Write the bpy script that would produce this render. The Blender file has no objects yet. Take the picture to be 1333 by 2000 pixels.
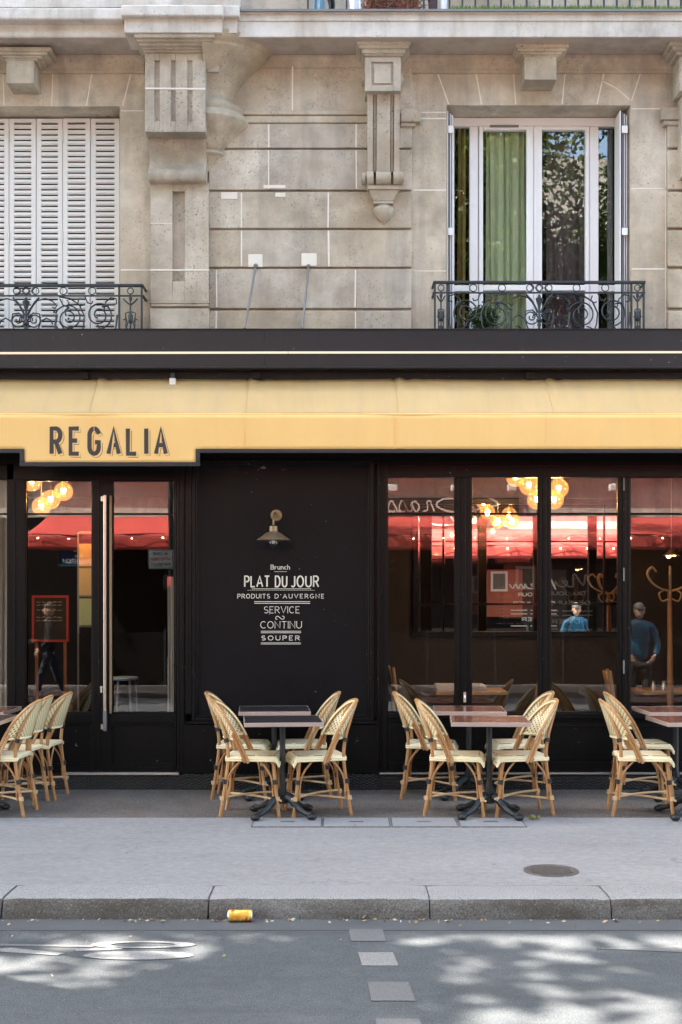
import bpy, math, random
from mathutils import Vector, Matrix
R = math.radians
sc = bpy.context.scene
col = sc.collection

# ------------------------------------------------------------------ camera, sky, sun, exposure
F, CXP, CYP, CH = 2420.0, 666.5, 1180.0, 1.65      # focal length and horizon in photo pixels, eye height in metres
def D(Y): return 11.0 + Y
def X(px, Y=0.0): return (px - CXP) * D(Y) / F
def Z(py, Y=0.0): return CH - (py - CYP) * D(Y) / F

cam = bpy.data.cameras.new('camera'); camo = bpy.data.objects.new('camera', cam); col.objects.link(camo)
camo.location = (0, -11, CH); camo.rotation_euler = (R(90), 0, 0)
cam.sensor_fit = 'HORIZONTAL'; cam.sensor_width = 24.0
cam.lens = F / 1333.0 * 24.0
cam.shift_y = 180.0 / 1333.0
cam.clip_start = 0.1; cam.clip_end = 2000
sc.camera = camo

SUN_EL, SUN_AZ = 52.0, 23.0           # azimuth: how far the sun stands behind the facade plane, from the left
sdir = Vector((-math.cos(R(SUN_EL)) * math.cos(R(SUN_AZ)), math.cos(R(SUN_EL)) * math.sin(R(SUN_AZ)), math.sin(R(SUN_EL))))
w = bpy.data.worlds.new('World'); sc.world = w; w.use_nodes = True
nt = w.node_tree; nt.nodes.clear()
so = nt.nodes.new('ShaderNodeOutputWorld'); bg = nt.nodes.new('ShaderNodeBackground'); sk = nt.nodes.new('ShaderNodeTexSky')
sk.sky_type = 'NISHITA'; sk.sun_disc = False
sk.sun_elevation = R(SUN_EL)
sk.sun_rotation = math.atan2(sdir.x, sdir.y)
sk.air_density = 1.0; sk.dust_density = 2.0; sk.ozone_density = 1.0
bg.inputs['Strength'].default_value = 0.10
wb = nt.nodes.new('ShaderNodeMix'); wb.data_type = 'RGBA'; wb.blend_type = 'MULTIPLY'; wb.inputs[0].default_value = 1.0; wb.inputs[7].default_value = (1.06, 1.0, .86, 1)   # white balance: sky colour tinted warmer
nt.links.new(sk.outputs[0], wb.inputs[6]); nt.links.new(wb.outputs[2], bg.inputs[0]); nt.links.new(bg.outputs[0], so.inputs[0])
sl = bpy.data.lights.new('sun', 'SUN'); sl.energy = 2.25; sl.angle = R(0.55); sl.color = (1.0, 0.91, 0.80)
slo = bpy.data.objects.new('sun', sl); col.objects.link(slo); slo.location = (0, 0, 30)
slo.rotation_euler = sdir.to_track_quat('Z', 'Y').to_euler()
sc.view_settings.view_transform = 'Standard'; sc.view_settings.look = 'None'
sc.view_settings.gamma = 1.0; sc.view_settings.exposure = 3.92
sc.cycles.transparent_max_bounces = 24; sc.cycles.max_bounces = 10
sc.cycles.diffuse_bounces = 4; sc.cycles.glossy_bounces = 6
sc.cycles.sample_clamp_indirect = 6.0
sc.cycles.use_denoising = True

# ------------------------------------------------------------------ tagging
def tag(o, label=None, cat=None, group=None, kind=None):
    if label: o['label'] = label
    if cat: o['category'] = cat
    if group: o['group'] = group
    if kind: o['kind'] = kind
    return o
def thing(name, label, cat, loc=(0, 0, 0), group=None, rz=0.0):
    o = bpy.data.objects.new(name, None); col.objects.link(o)
    o.empty_display_size = 0.1
    o.location = loc; o.rotation_euler = (0, 0, rz)
    return tag(o, label, cat, group)
def origin(o):
    v = Vector((0, 0, 0))
    while o is not None:
        v += Vector(o.location); o = o.parent
    return v

# ------------------------------------------------------------------ mesh builder
class MB:
    def __init__(s): s.v = []; s.f = []; s.m = []; s.uv = {}
    def add(s, vs, fs, mi=0, uvs=None):
        b = len(s.v); s.v += [tuple(p) for p in vs]
        for k, f in enumerate(fs):
            s.f.append(tuple(b + i for i in f)); s.m.append(mi)
            if uvs: s.uv[len(s.f) - 1] = [uvs[i] for i in f]
        return s
    def box(s, x0, x1, y0, y1, z0, z1, mi=0):
        if x0 > x1: x0, x1 = x1, x0
        if y0 > y1: y0, y1 = y1, y0
        if z0 > z1: z0, z1 = z1, z0
        vs = [(x0,y0,z0),(x1,y0,z0),(x1,y1,z0),(x0,y1,z0),(x0,y0,z1),(x1,y0,z1),(x1,y1,z1),(x0,y1,z1)]
        return s.add(vs, [(3,2,1,0),(4,5,6,7),(0,1,5,4),(1,2,6,5),(2,3,7,6),(3,0,4,7)], mi)
    def obox(s, c, ax, ay, az, hx, hy, hz, mi=0):
        c = Vector(c); ax = Vector(ax).normalized(); ay = Vector(ay).normalized(); az = Vector(az).normalized()
        vs = [c + ax*hx*i + ay*hy*j + az*hz*k for k in (-1,1) for i, j in ((-1,-1),(1,-1),(1,1),(-1,1))]
        return s.add(vs, [(3,2,1,0),(4,5,6,7),(0,1,5,4),(1,2,6,5),(2,3,7,6),(3,0,4,7)], mi)
    def prism(s, poly, a, b, axis='x', mi=0):
        n = len(poly)
        def p(u, w_, t): return {'x': (t, u, w_), 'y': (u, t, w_), 'z': (u, w_, t)}[axis]
        vs = [p(u, q, a) for u, q in poly] + [p(u, q, b) for u, q in poly]
        fs = [tuple(range(n))[::-1], tuple(range(n, 2*n))] + [(i, (i+1) % n, n + (i+1) % n, n + i) for i in range(n)]
        return s.add(vs, fs, mi)
    def tube(s, pts, r, n=8, mi=0, caps=True, closed=False, flat=1.0):
        pts = [Vector(p) for p in pts]; m = len(pts)
        rs = r if isinstance(r, (list, tuple)) else [r] * m
        tang = []
        for i in range(m):
            a = pts[(i-1) % m] if (closed or i > 0) else pts[i]
            b = pts[(i+1) % m] if (closed or i < m-1) else pts[i]
            t = (b - a); tang.append(t.normalized() if t.length > 1e-9 else Vector((0,0,1)))
        up = Vector((0,1,0)) if abs(tang[0].y) < .9 else Vector((1,0,0))
        nrm = (up - tang[0] * up.dot(tang[0])).normalized()
        vs = []
        for i in range(m):
            nrm = (nrm - tang[i] * nrm.dot(tang[i]))
            nrm = nrm.normalized() if nrm.length > 1e-6 else tang[i].orthogonal().normalized()
            bn = tang[i].cross(nrm)
            for k in range(n):
                a = 2*math.pi*k/n
                vs.append(pts[i] + nrm*(math.cos(a)*rs[i]*flat) + bn*(math.sin(a)*rs[i]))
        fs = []
        for i in range(m if closed else m-1):
            j = (i+1) % m
            for k in range(n):
                fs.append((i*n+k, i*n+(k+1) % n, j*n+(k+1) % n, j*n+k))
        if caps and not closed:
            fs.append(tuple(range(n))[::-1]); fs.append(tuple((m-1)*n+k for k in range(n)))
        return s.add(vs, fs, mi)
    def lathe(s, prof, c=(0,0,0), n=24, sy=1.0, mi=0, axis='z', a0=0, a1=2*math.pi):
        full = abs(a1 - a0 - 2*math.pi) < 1e-6
        k = n if full else n + 1
        vs = []
        for r, z in prof:
            for i in range(k):
                a = a0 + (a1-a0)*i/n
                p = (r*math.cos(a), r*math.sin(a)*sy, z)
                if axis == 'y': p = (p[0], p[2], p[1])
                vs.append((c[0]+p[0], c[1]+p[1], c[2]+p[2]))
        fs = []
        for j in range(len(prof)-1):
            for i in range(n):
                i2 = (i+1) % k
                fs.append((j*k+i, j*k+i2, (j+1)*k+i2, (j+1)*k+i))
        if prof[0][0] > 1e-6 and full: fs.append(tuple(range(k))[::-1])
        if prof[-1][0] > 1e-6 and full: fs.append(tuple((len(prof)-1)*k+i for i in range(k)))
        return s.add(vs, fs, mi)
    def ball(s, c, r, nu=16, nv=10, mi=0, sc_=(1,1,1)):
        prof = []
        vs = []; fs = []
        for j in range(nv+1):
            t = math.pi*j/nv
            for i in range(nu):
                a = 2*math.pi*i/nu
                vs.append((c[0]+r*sc_[0]*math.sin(t)*math.cos(a), c[1]+r*sc_[1]*math.sin(t)*math.sin(a), c[2]-r*sc_[2]*math.cos(t)))
        for j in range(nv):
            for i in range(nu):
                i2 = (i+1) % nu
                fs.append((j*nu+i, j*nu+i2, (j+1)*nu+i2, (j+1)*nu+i))
        return s.add(vs, fs, mi)
    def grid(s, fn, nu, nv, mi=0, us=1.0, vsc=1.0):
        vs = []; uvs = []; fs = []
        for j in range(nv+1):
            for i in range(nu+1):
                vs.append(fn(i/nu, j/nv)); uvs.append((i/nu*us, j/nv*vsc))
        for j in range(nv):
            for i in range(nu):
                a = j*(nu+1)+i
                fs.append((a, a+1, a+nu+2, a+nu+1))
        return s.add(vs, fs, mi, uvs)
    def build(s, name, mats, parent=None, smooth=False, bevel=0.0, world=True, seg=2, ang=40):
        me = bpy.data.meshes.new(name)
        o0 = origin(parent) if (parent is not None and world) else Vector((0,0,0))
        me.from_pydata([(p[0]-o0.x, p[1]-o0.y, p[2]-o0.z) for p in s.v], [], s.f)
        if not isinstance(mats, (list, tuple)): mats = [mats]
        for m in mats: me.materials.append(m)
        me.polygons.foreach_set('material_index', s.m)
        if s.uv:
            ul = me.uv_layers.new(name='UVMap')
            for fi, us in s.uv.items():
                p = me.polygons[fi]
                for k, li in enumerate(p.loop_indices): ul.data[li].uv = us[k]
        if smooth:
            me.polygons.foreach_set('use_smooth', [True]*len(me.polygons))
            me.set_sharp_from_angle(angle=R(ang))
        me.update()
        o = bpy.data.objects.new(name, me); col.objects.link(o)
        if parent is not None: o.parent = parent
        if bevel > 0:
            b = o.modifiers.new('bevel', 'BEVEL'); b.width = bevel; b.segments = seg; b.limit_method = 'ANGLE'; b.angle_limit = R(35)
            b.harden_normals = False
        return o
def copy_tree(o, parent=None):
    c = o.copy(); col.objects.link(c); c.parent = parent
    for ch in list(o.children): copy_tree(ch, c)
    return c
def spline(pts, n=6, closed=False):
    P = [Vector(p) for p in pts]; out = []; m = len(P)
    for i in range(m if closed else m-1):
        p0 = P[(i-1) % m] if (closed or i > 0) else P[0]*2-P[1]
        p1 = P[i]; p2 = P[(i+1) % m]
        p3 = P[(i+2) % m] if (closed or i+2 < m) else P[m-1]*2-P[m-2]
        for k in range(n):
            t = k/n
            out.append(.5*((2*p1)+(p2-p0)*t+(2*p0-5*p1+4*p2-p3)*t*t+(3*p1-p0-3*p2+p3)*t**3))
    if not closed: out.append(P[-1])
    return out

# ------------------------------------------------------------------ materials
class NT:
    def __init__(s, name):
        s.mat = bpy.data.materials.new(name); s.mat.use_nodes = True
        s.t = s.mat.node_tree; s.t.nodes.clear()
        s.out = s.n('ShaderNodeOutputMaterial'); s.co = s.n('ShaderNodeTexCoord')
    def n(s, k, **kw):
        q = s.t.nodes.new(k)
        for a, b in kw.items(): setattr(q, a, b)
        return q
    def l(s, a, b): s.t.links.new(a, b)
    def setv(s, sock, val):
        if hasattr(val, 'is_linked') or hasattr(val, 'links'): s.l(val, sock)
        else: sock.default_value = val
    def coord(s, scale=(1,1,1), which='Object', rot=(0,0,0)):
        m = s.n('ShaderNodeMapping'); m.inputs['Scale'].default_value = scale; m.inputs['Rotation'].default_value = rot
        s.l(s.co.outputs[which], m.inputs[0]); return m.outputs[0]
    def noise(s, scale=5, detail=4, rough=.55, vec=None, dist=0):
        q = s.n('ShaderNodeTexNoise'); q.inputs['Scale'].default_value = scale; q.inputs['Detail'].default_value = detail
        q.inputs['Roughness'].default_value = rough; q.inputs['Distortion'].default_value = dist
        s.l(vec if vec is not None else s.co.outputs['Object'], q.inputs['Vector']); return q.outputs['Fac']
    def ramp(s, fac, stops):
        q = s.n('ShaderNodeValToRGB'); e = q.color_ramp.elements
        while len(e) < len(stops): e.new(.5)
        for el, (p, c) in zip(e, stops):
            el.position = p; el.color = (c, c, c, 1) if isinstance(c, (int, float)) else (*c, 1)
        s.l(fac, q.inputs[0]); return q.outputs[0]
    def mix(s, fac, a, b, mode='MIX'):
        q = s.n('ShaderNodeMix', data_type='RGBA', blend_type=mode)
        s.setv(q.inputs[0], fac)
        for sock, val in ((q.inputs[6], a), (q.inputs[7], b)):
            s.setv(sock, (*val, 1) if isinstance(val, tuple) and len(val) == 3 else val)
        return q.outputs[2]
    def math(s, op, a, b=0.0):
        q = s.n('ShaderNodeMath', operation=op); s.setv(q.inputs[0], a); s.setv(q.inputs[1], b); return q.outputs[0]
    def bump(s, h, strength=.3, dist=.01):
        q = s.n('ShaderNodeBump'); q.inputs['Strength'].default_value = strength; q.inputs['Distance'].default_value = dist
        s.l(h, q.inputs['Height']); return q.outputs[0]
    def pbr(s, color, rough=.5, metal=0.0, normal=None, spec=.5, **kw):
        p = s.n('ShaderNodeBsdfPrincipled')
        s.setv(p.inputs['Base Color'], (*color, 1) if isinstance(color, tuple) else color)
        s.setv(p.inputs['Roughness'], rough); s.setv(p.inputs['Metallic'], metal)
        p.inputs['Specular IOR Level'].default_value = spec
        if normal is not None: s.l(normal, p.inputs['Normal'])
        for k, v in kw.items(): s.setv(p.inputs[k.replace('_', ' ')], v)
        return p
    def done(s, sh):
        s.l(sh.outputs[0] if hasattr(sh, 'outputs') else sh, s.out.inputs[0]); return s.mat

def simple(name, c, rough=.5, metal=0.0, var=.12, scale=8, bump=0.0, spec=.5):
    t = NT(name)
    f = t.noise(scale, 5, .6)
    cc = t.mix(f, tuple(x*(1-var) for x in c), tuple(min(1, x*(1+var)) for x in c))
    rr = t.math('ADD', t.math('MULTIPLY', t.noise(scale*3, 4), .25), rough-.12)
    nb = t.bump(t.noise(scale*8, 4), bump, .004) if bump else None
    return t.done(t.pbr(cc, rr, metal, nb, spec))

def stone(name, dark, light, speck=.75, pock=.5):
    t = NT(name)
    big = t.noise(1.3, 5, .6); mid = t.noise(6, 6, .6)
    c = t.mix(t.ramp(big, [(.33, 0.0), (.66, 1.0)]), dark, light)
    c = t.mix(t.ramp(mid, [(.4, 0.0), (.75, .55)]), c, tuple(x*.72 for x in dark))
    patch = t.ramp(t.noise(2.1, 4, .55), [(.42, 0.06), (.60, 1.0)])
    sp = t.ramp(t.noise(46, 4, .75), [(.565, 0.0), (.66, 1.0)])
    c = t.mix(t.math('MULTIPLY', t.math('MULTIPLY', sp, patch), speck), c, (.11, .095, .085))
    st = t.ramp(t.noise(5, 4, .6, t.coord((1, 1, .12))), [(.50, 0.0), (.72, .6)])
    c = t.mix(st, c, (.27, .245, .22))
    gr = t.math('MULTIPLY', t.ramp(t.noise(1.1, 7, .68), [(.49, 0.0), (.62, .7)]), t.ramp(t.noise(9, 5, .7), [(.3, .3), (.65, 1.0)]))
    c = t.mix(gr, c, (.27, .228, .185))
    oc = t.ramp(t.noise(1.7, 5, .6, t.coord((1, 1, .6))), [(.52, 0.0), (.72, .45)])
    c = t.mix(oc, c, (.45, .345, .22))
    fine = t.noise(160, 2, .6)
    c = t.mix(t.math('MULTIPLY', fine, .3), c, tuple(x*.6 for x in dark))
    h = t.math('SUBTRACT', t.math('ADD', t.math('MULTIPLY', mid, .5), t.math('MULTIPLY', fine, .25)), t.math('MULTIPLY', sp, pock))
    return t.done(t.pbr(c, .92, 0, t.bump(h, .45, .006), .2))

def glass(name, ior=1.75, tint=(1, 1, 1)):
    t = NT(name)
    fr = t.n('ShaderNodeFresnel'); ge = t.n('ShaderNodeNewGeometry'); t.l(t.math('ADD', ior, t.math('MULTIPLY', ge.outputs['Backfacing'], 1/ior-ior)), fr.inputs['IOR'])   # same reflectance on both faces of the pane
    g = t.n('ShaderNodeBsdfGlossy'); g.inputs['Roughness'].default_value = 0.004
    tr = t.n('ShaderNodeBsdfTransparent'); tr.inputs[0].default_value = (*tint, 1)
    # gentle waviness of old panes, so reflected edges bend a little
    b = t.bump(t.noise(1.6, 2, .4), .05, .01); t.l(b, g.inputs['Normal'])
    m = t.n('ShaderNodeMixShader'); t.l(fr.outputs[0], m.inputs[0]); t.l(tr.outputs[0], m.inputs[1]); t.l(g.outputs[0], m.inputs[2])
    return t.done(m)
def emit(name, c, st):
    t = NT(name); e = t.n('ShaderNodeEmission'); e.inputs[0].default_value = (*c, 1); e.inputs[1].default_value = st
    return t.done(e)

M = {}
M['stone'] = stone('limestone', (.43, .35, .245), (.70, .63, .51), .95)
M['stone_smooth'] = stone('limestone_smooth', (.50, .415, .305), (.78, .70, .58), .85)
M['stone_carved'] = stone('limestone_carved', (.42, .355, .27), (.69, .62, .52), 1.0)
M['stone_white'] = stone('limestone_cleaned', (.66, .61, .54), (.78, .74, .68), .45, .3)
for i_, (q0, q1) in enumerate([((.45, .37, .27), (.73, .66, .545)), ((.39, .31, .215), (.65, .57, .45)), ((.48, .41, .31), (.77, .70, .59)), ((.42, .355, .275), (.64, .585, .50))]): M['stone_%d' % i_] = stone('limestone_tone_%s' % 'abcd'[i_], q0, q1, .95)
M['soffit'] = stone('soffit_plaster', (.50, .42, .36), (.55, .47, .41), .12, .1)
M['mortar'] = simple('lime_mortar', (.74, .685, .60), .9, 0, .12, 20, .3, .2)
M['plaster'] = simple('white_plaster_pad', (.74, .69, .61), .9, 0, .08, 30, .2, .2)

def black_paint(name, base, chips=True, rough=.33, spec=.5):
    t = NT(name)
    c = t.mix(t.noise(3, 4), tuple(x*.8 for x in base), tuple(x*1.25 for x in base))
    if chips:
        v = t.ramp(t.noise(42, 2, .4), [(.735, 0.0), (.75, 1.0)])
        gate = t.ramp(t.noise(2.3, 3), [(.53, 0.0), (.61, 1.0)])
        c = t.mix(t.math('MULTIPLY', v, gate), c, (.30, .28, .26))
    rr = t.math('ADD', t.math('MULTIPLY', t.noise(14, 5), .3), rough-.15)
    return t.done(t.pbr(c, rr, 0, t.bump(t.noise(60, 3), .06, .003), spec))
M['black'] = black_paint('black_gloss_paint', (.0026, .0026, .0034), True, .34, .22)
M['black_panel'] = black_paint('black_satin_panel', (.0034, .0037, .0055), True, .42, .19)
M['box_black'] = black_paint('awning_box_paint', (.0105, .0112, .0155), True, .40, .45)
M['soffit_black'] = black_paint('soffit_black', (.007, .0065, .0065), True, .5, .3)
M['piping'] = simple('black_binding', (.014, .015, .019), .5, 0, .2, 20)
t = NT('checker_plate')
vb = t.n('ShaderNodeTexWave', wave_type='BANDS', bands_direction='DIAGONAL'); vb.inputs['Scale'].default_value = 11
t.l(t.coord((1, 1, 2.2)), vb.inputs[0])
vc = t.n('ShaderNodeTexWave', wave_type='BANDS', bands_direction='DIAGONAL'); vc.inputs['Scale'].default_value = 11
t.l(t.coord((-1, 1, 2.2)), vc.inputs[0])
hh = t.math('MULTIPLY', vb.outputs['Fac'], vc.outputs['Fac'])
M['checker'] = t.done(t.pbr(t.mix(t.noise(5, 4), (.014, .014, .015), (.04, .038, .037)), .42, .35, t.bump(hh, .9, .012)))
M['glass'] = glass('shop_glass', 1.8)
M['glass_up'] = glass('flat_window_glass', 1.85)
M['glass_clear'] = glass('tumbler_glass', 1.5)
M['steel'] = simple('brushed_steel', (.62, .58, .52), .3, 1.0, .1, 40)
M['alu'] = simple('worn_aluminium', (.62, .60, .58), .42, .9, .12, 30)
M['brass'] = simple('aged_brass', (.27, .19, .115), .42, .5, .25, 12)
M['zinc'] = simple('zinc_edge', (.20, .195, .19), .6, .3, .15, 10)
M['pvc'] = simple('white_window_frame', (.80, .79, .78), .4, 0, .03, 6)
M['shutter'] = simple('cream_white_shutter_paint', (.76, .745, .715), .5, 0, .06, 5, .05)
M['iron'] = simple('dark_grey_iron', (.035, .043, .05), .45, .3, .25, 15, .1)
M['cast_iron'] = simple('cast_iron_base', (.022, .025, .028), .45, .4, .25, 15, .15)
M['letter'] = simple('cream_lettering', (.70, .66, .57), .7, 0, .12, 60)
M['letter_dark'] = simple('dark_brown_lettering', (.045, .035, .035), .7, 0, .1, 30)

def fabric(name, c1, c2, dirt=.35, seam=False):
    t = NT(name)
    c = t.mix(t.ramp(t.noise(1.8, 4, .6), [(.3, 0.0), (.7, 1.0)]), c1, c2)
    st = t.ramp(t.noise(9, 5, .65, t.coord((1, .12, .12))), [(.45, 0.0), (.8, 1.0)])
    c = t.mix(t.math('MULTIPLY', st, dirt), c, (.34, .29, .24))
    weave = t.noise(500, 1, .5)
    p = t.pbr(c, .85, 0, t.bump(t.math('ADD', t.math('MULTIPLY', weave, .1), t.math('MULTIPLY', t.noise(3.5, 2), .3)), .12, .01), .2)
    tr = t.n('ShaderNodeBsdfTranslucent'); t.l(c, tr.inputs[0])
    m = t.n('ShaderNodeMixShader'); m.inputs[0].default_value = .22
    t.l(p.outputs[0], m.inputs[1]); t.l(tr.outputs[0], m.inputs[2])
    return t.done(m)
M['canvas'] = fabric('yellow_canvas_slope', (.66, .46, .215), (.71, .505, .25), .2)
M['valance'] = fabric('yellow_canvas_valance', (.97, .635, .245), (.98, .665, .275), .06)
M['red_canvas'] = fabric('red_canvas', (.60, .085, .075), (.66, .11, .09), .1)

# ground
t = NT('road_asphalt')
c = t.mix(t.ramp(t.noise(.9, 5, .6), [(.35, 0.0), (.7, 1.0)]), (.057, .065, .072), (.078, .086, .094))
sp = t.noise(120, 3, .75)
c = t.mix(t.ramp(sp, [(.54, 0.0), (.68, .9)]), c, (.20, .215, .225))
c = t.mix(t.ramp(t.noise(85, 3, .75), [(.55, 0.0), (.68, .8)]), c, (.022, .025, .028))
c = t.mix(t.ramp(t.noise(14, 4, .65), [(.4, 0.0), (.7, .45)]), c, (.105, .114, .122))
c = t.mix(t.ramp(t.noise(2.2, 5, .65, t.coord((.25, 1.6, 1))), [(.48, 0.0), (.7, .5)]), c, (.05, .055, .06))
M['asphalt'] = t.done(t.pbr(c, .8, 0, t.bump(sp, .5, .006), .3))
t = NT('pavement_asphalt')
c = t.mix(t.ramp(t.noise(.8, 6, .6, t.coord((.5, 1.6, 1))), [(.3, 0.0), (.7, 1.0)]), (.20, .195, .196), (.262, .254, .256))
sp = t.noise(95, 4, .75)
c = t.mix(t.ramp(sp, [(.5, 0.0), (.74, .6)]), c, (.36, .36, .37))
c = t.mix(t.ramp(t.noise(75, 3, .75), [(.54, 0.0), (.68, .6)]), c, (.11, .108, .115))
c = t.mix(t.ramp(t.noise(11, 2, .5), [(.70, 0.0), (.735, .55)]), c, (.085, .08, .08))
c = t.mix(t.ramp(t.noise(2.2, 6, .7), [(.55, 0.0), (.75, .35)]), c, (.14, .135, .14))
vo = t.n('ShaderNodeTexVoronoi', feature='DISTANCE_TO_EDGE'); vo.inputs['Scale'].default_value = .55
wv_ = t.n('ShaderNodeVectorMath', operation='ADD'); t.l(t.coord((.6, 1.2, 1)), wv_.inputs[0]); nz_ = t.n('ShaderNodeTexNoise'); nz_.inputs['Scale'].default_value = 3; nz_.inputs['Detail'].default_value = 6; t.l(t.co.outputs['Object'], nz_.inputs[0]); t.l(nz_.outputs['Color'], wv_.inputs[1]); t.l(wv_.outputs[0], vo.inputs['Vector'])
c = t.mix(t.math('MULTIPLY', t.ramp(vo.outputs['Distance'], [(.002, 1.0), (.006, 0.0)]), t.ramp(t.noise(.9, 3), [(.5, 0.0), (.6, .6)])), c, (.12, .115, .115))
c = t.mix(t.ramp(t.noise(27, 3, .6), [(.66, 0.0), (.71, .65)]), c, (.11, .105, .10))
c = t.mix(t.ramp(t.noise(16, 5, .7), [(.38, 0.0), (.7, .4)]), c, (.40, .395, .395))
c = t.mix(t.ramp(t.noise(3.4, 6, .7, t.coord((.4, 1.5, 1))), [(.5, 0.0), (.7, .4)]), c, (.17, .165, .165))
M['pavement'] = t.done(t.pbr(c, .82, 0, t.bump(sp, .3, .004), .3))
t = NT('terrace_asphalt')
c = t.mix(t.ramp(t.noise(1.8, 6, .65), [(.3, 0.0), (.7, 1.0)]), (.068, .057, .050), (.150, .134, .122))
sp = t.noise(75, 4, .8)
c = t.mix(t.ramp(sp, [(.46, 0.0), (.66, .85)]), c, (.26, .25, .245))
c = t.mix(t.ramp(t.noise(52, 4, .8), [(.50, 0.0), (.66, .9)]), c, (.03, .026, .024))
c = t.mix(t.ramp(t.noise(3.3, 5, .6), [(.5, 0.0), (.72, .5)]), c, (.10, .065, .05))
M['terrace'] = t.done(t.pbr(c, .75, 0, t.bump(sp, .5, .006), .35))
t = NT('kerb_granite')
c = t.mix(t.noise(2.5, 5), (.24, .24, .245), (.36, .355, .355))
sp = t.noise(130, 4, .75)
c = t.mix(t.ramp(sp, [(.52, 0.0), (.62, .9)]), c, (.07, .065, .062))
c = t.mix(t.ramp(t.noise(90, 3, .7), [(.6, 0.0), (.72, .7)]), c, (.52, .51, .5))
M['granite'] = t.done(t.pbr(c, .8, 0, t.bump(sp, .6, .01), .35))
t = NT('kerb_worn_face')
c = t.mix(t.ramp(t.noise(1.4, 5), [(.35, 0.0), (.68, 1.0)]), (.12, .105, .09), (.27, .26, .25))
sp = t.noise(110, 4, .75)
c = t.mix(t.ramp(sp, [(.45, 0.0), (.62, .7)]), c, (.045, .042, .04))
c = t.mix(t.ramp(t.noise(2.6, 6, .7, t.coord((1, 1, 3))), [(.47, 0.0), (.68, .75)]), c, (.07, .058, .045))
c = t.mix(t.ramp(t.noise(70, 4, .8), [(.55, 0.0), (.7, .7)]), c, (.36, .34, .31))
M['granite_face'] = t.done(t.pbr(c, .9, 0, t.bump(sp, 1.0, .02), .3))
t = NT('worn_white_road_paint')
c = t.mix(t.ramp(t.noise(130, 5, .8), [(.36, 0.0), (.58, 1.0)]), (.11, .115, .12), (.25, .25, .25))
M['road_paint'] = t.done(t.pbr(c, .75))
t = NT('faded_road_paint')
c = t.mix(t.ramp(t.noise(130, 5, .8), [(.40, 0.0), (.66, 1.0)]), (.085, .09, .095), (.17, .17, .175))
M['road_paint_faded'] = t.done(t.pbr(c, .75))
M['cover'] = simple('grey_cover_plate', (.24, .24, .25), .8, 0, .15, 25, .3)
M['rusty'] = simple('rusty_iron_cover', (.125, .115, .112), .6, .4, .35, 25, .4)

# chairs and tables
t = NT('rattan_cane')
oi = t.n('ShaderNodeObjectInfo')
c = t.mix(t.ramp(t.noise(7, 4), [(.3, 0.0), (.7, 1.0)]), (.33, .155, .055), (.54, .30, .125))
c = t.mix(t.ramp(t.noise(28, 3, .6, t.coord((1, 1, .3))), [(.55, 0.0), (.75, .6)]), c, (.62, .40, .20))
c = t.mix(t.ramp(t.noise(18, 2, .5), [(.66, 0.0), (.72, .7)]), c, (.14, .065, .03))
c = t.mix(t.math('MULTIPLY', oi.outputs['Random'], .55), c, (.36, .155, .05))
M['rattan'] = t.done(t.pbr(c, .38, 0, None, .5))
M['rattan_pale'] = simple('pale_cane', (.56, .38, .21), .4, 0, .25, 18)
M['binding'] = simple('black_cane_binding', (.018, .015, .018), .45, 0, .2, 30)
def weave(name, a, b, su, sv):
    t = NT(name)
    uv = t.coord((su, sv, 1), 'UV')
    sp = t.n('ShaderNodeSeparateXYZ'); t.l(uv, sp.inputs[0])
    su_ = t.math('SINE', t.math('MULTIPLY', sp.outputs[0], 6.283)); sv_ = t.math('SINE', t.math('MULTIPLY', sp.outputs[1], 6.283))
    q = t.math('MULTIPLY', su_, sv_)
    dot = t.ramp(t.math('ADD', t.math('MULTIPLY', q, .5), .5), [(.64, 0.0), (.76, 1.0)])
    c = t.mix(t.noise(9, 3), tuple(x*.85 for x in a), a)
    c = t.mix(t.math('MULTIPLY', dot, .9), c, b)
    return t.done(t.pbr(c, .42, 0, t.bump(q, -.4, .003)))
M['weave_back'] = weave('cream_black_woven_back', (.88, .73, .44), (.07, .045, .018), 15, 12)
t = NT('cream_woven_seat')
uvm = t.coord((60, 60, 1), 'UV')
wv = t.n('ShaderNodeTexWave', wave_type='BANDS', bands_direction='DIAGONAL'); wv.inputs['Scale'].default_value = 1.2; t.l(uvm, wv.inputs[0])
c = t.mix(t.noise(10, 4), (.82, .71, .45), (.93, .85, .62))
M['seat'] = t.done(t.pbr(c, .42, 0, t.bump(wv.outputs['Fac'], .25, .002)))
M['seat_rim'] = simple('cream_seat_rim', (.90, .79, .52), .4, 0, .15, 25)
M['stitch'] = simple('dark_stitch', (.05, .04, .03), .5)
t = NT('black_table_top'); M['top_black'] = t.done(t.pbr(t.mix(t.noise(30, 3), (.018, .016, .018), (.032, .028, .03)), .28))
t = NT('wood_table_top')
c = t.mix(t.noise(6, 5, .6, t.coord((1, 9, 1))), (.10, .036, .022), (.22, .09, .055))
M['top_wood'] = t.done(t.pbr(c, .2))
M['edge'] = simple('brushed_rose_edge', (.60, .49, .46), .36, .75, .12, 25)

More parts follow.
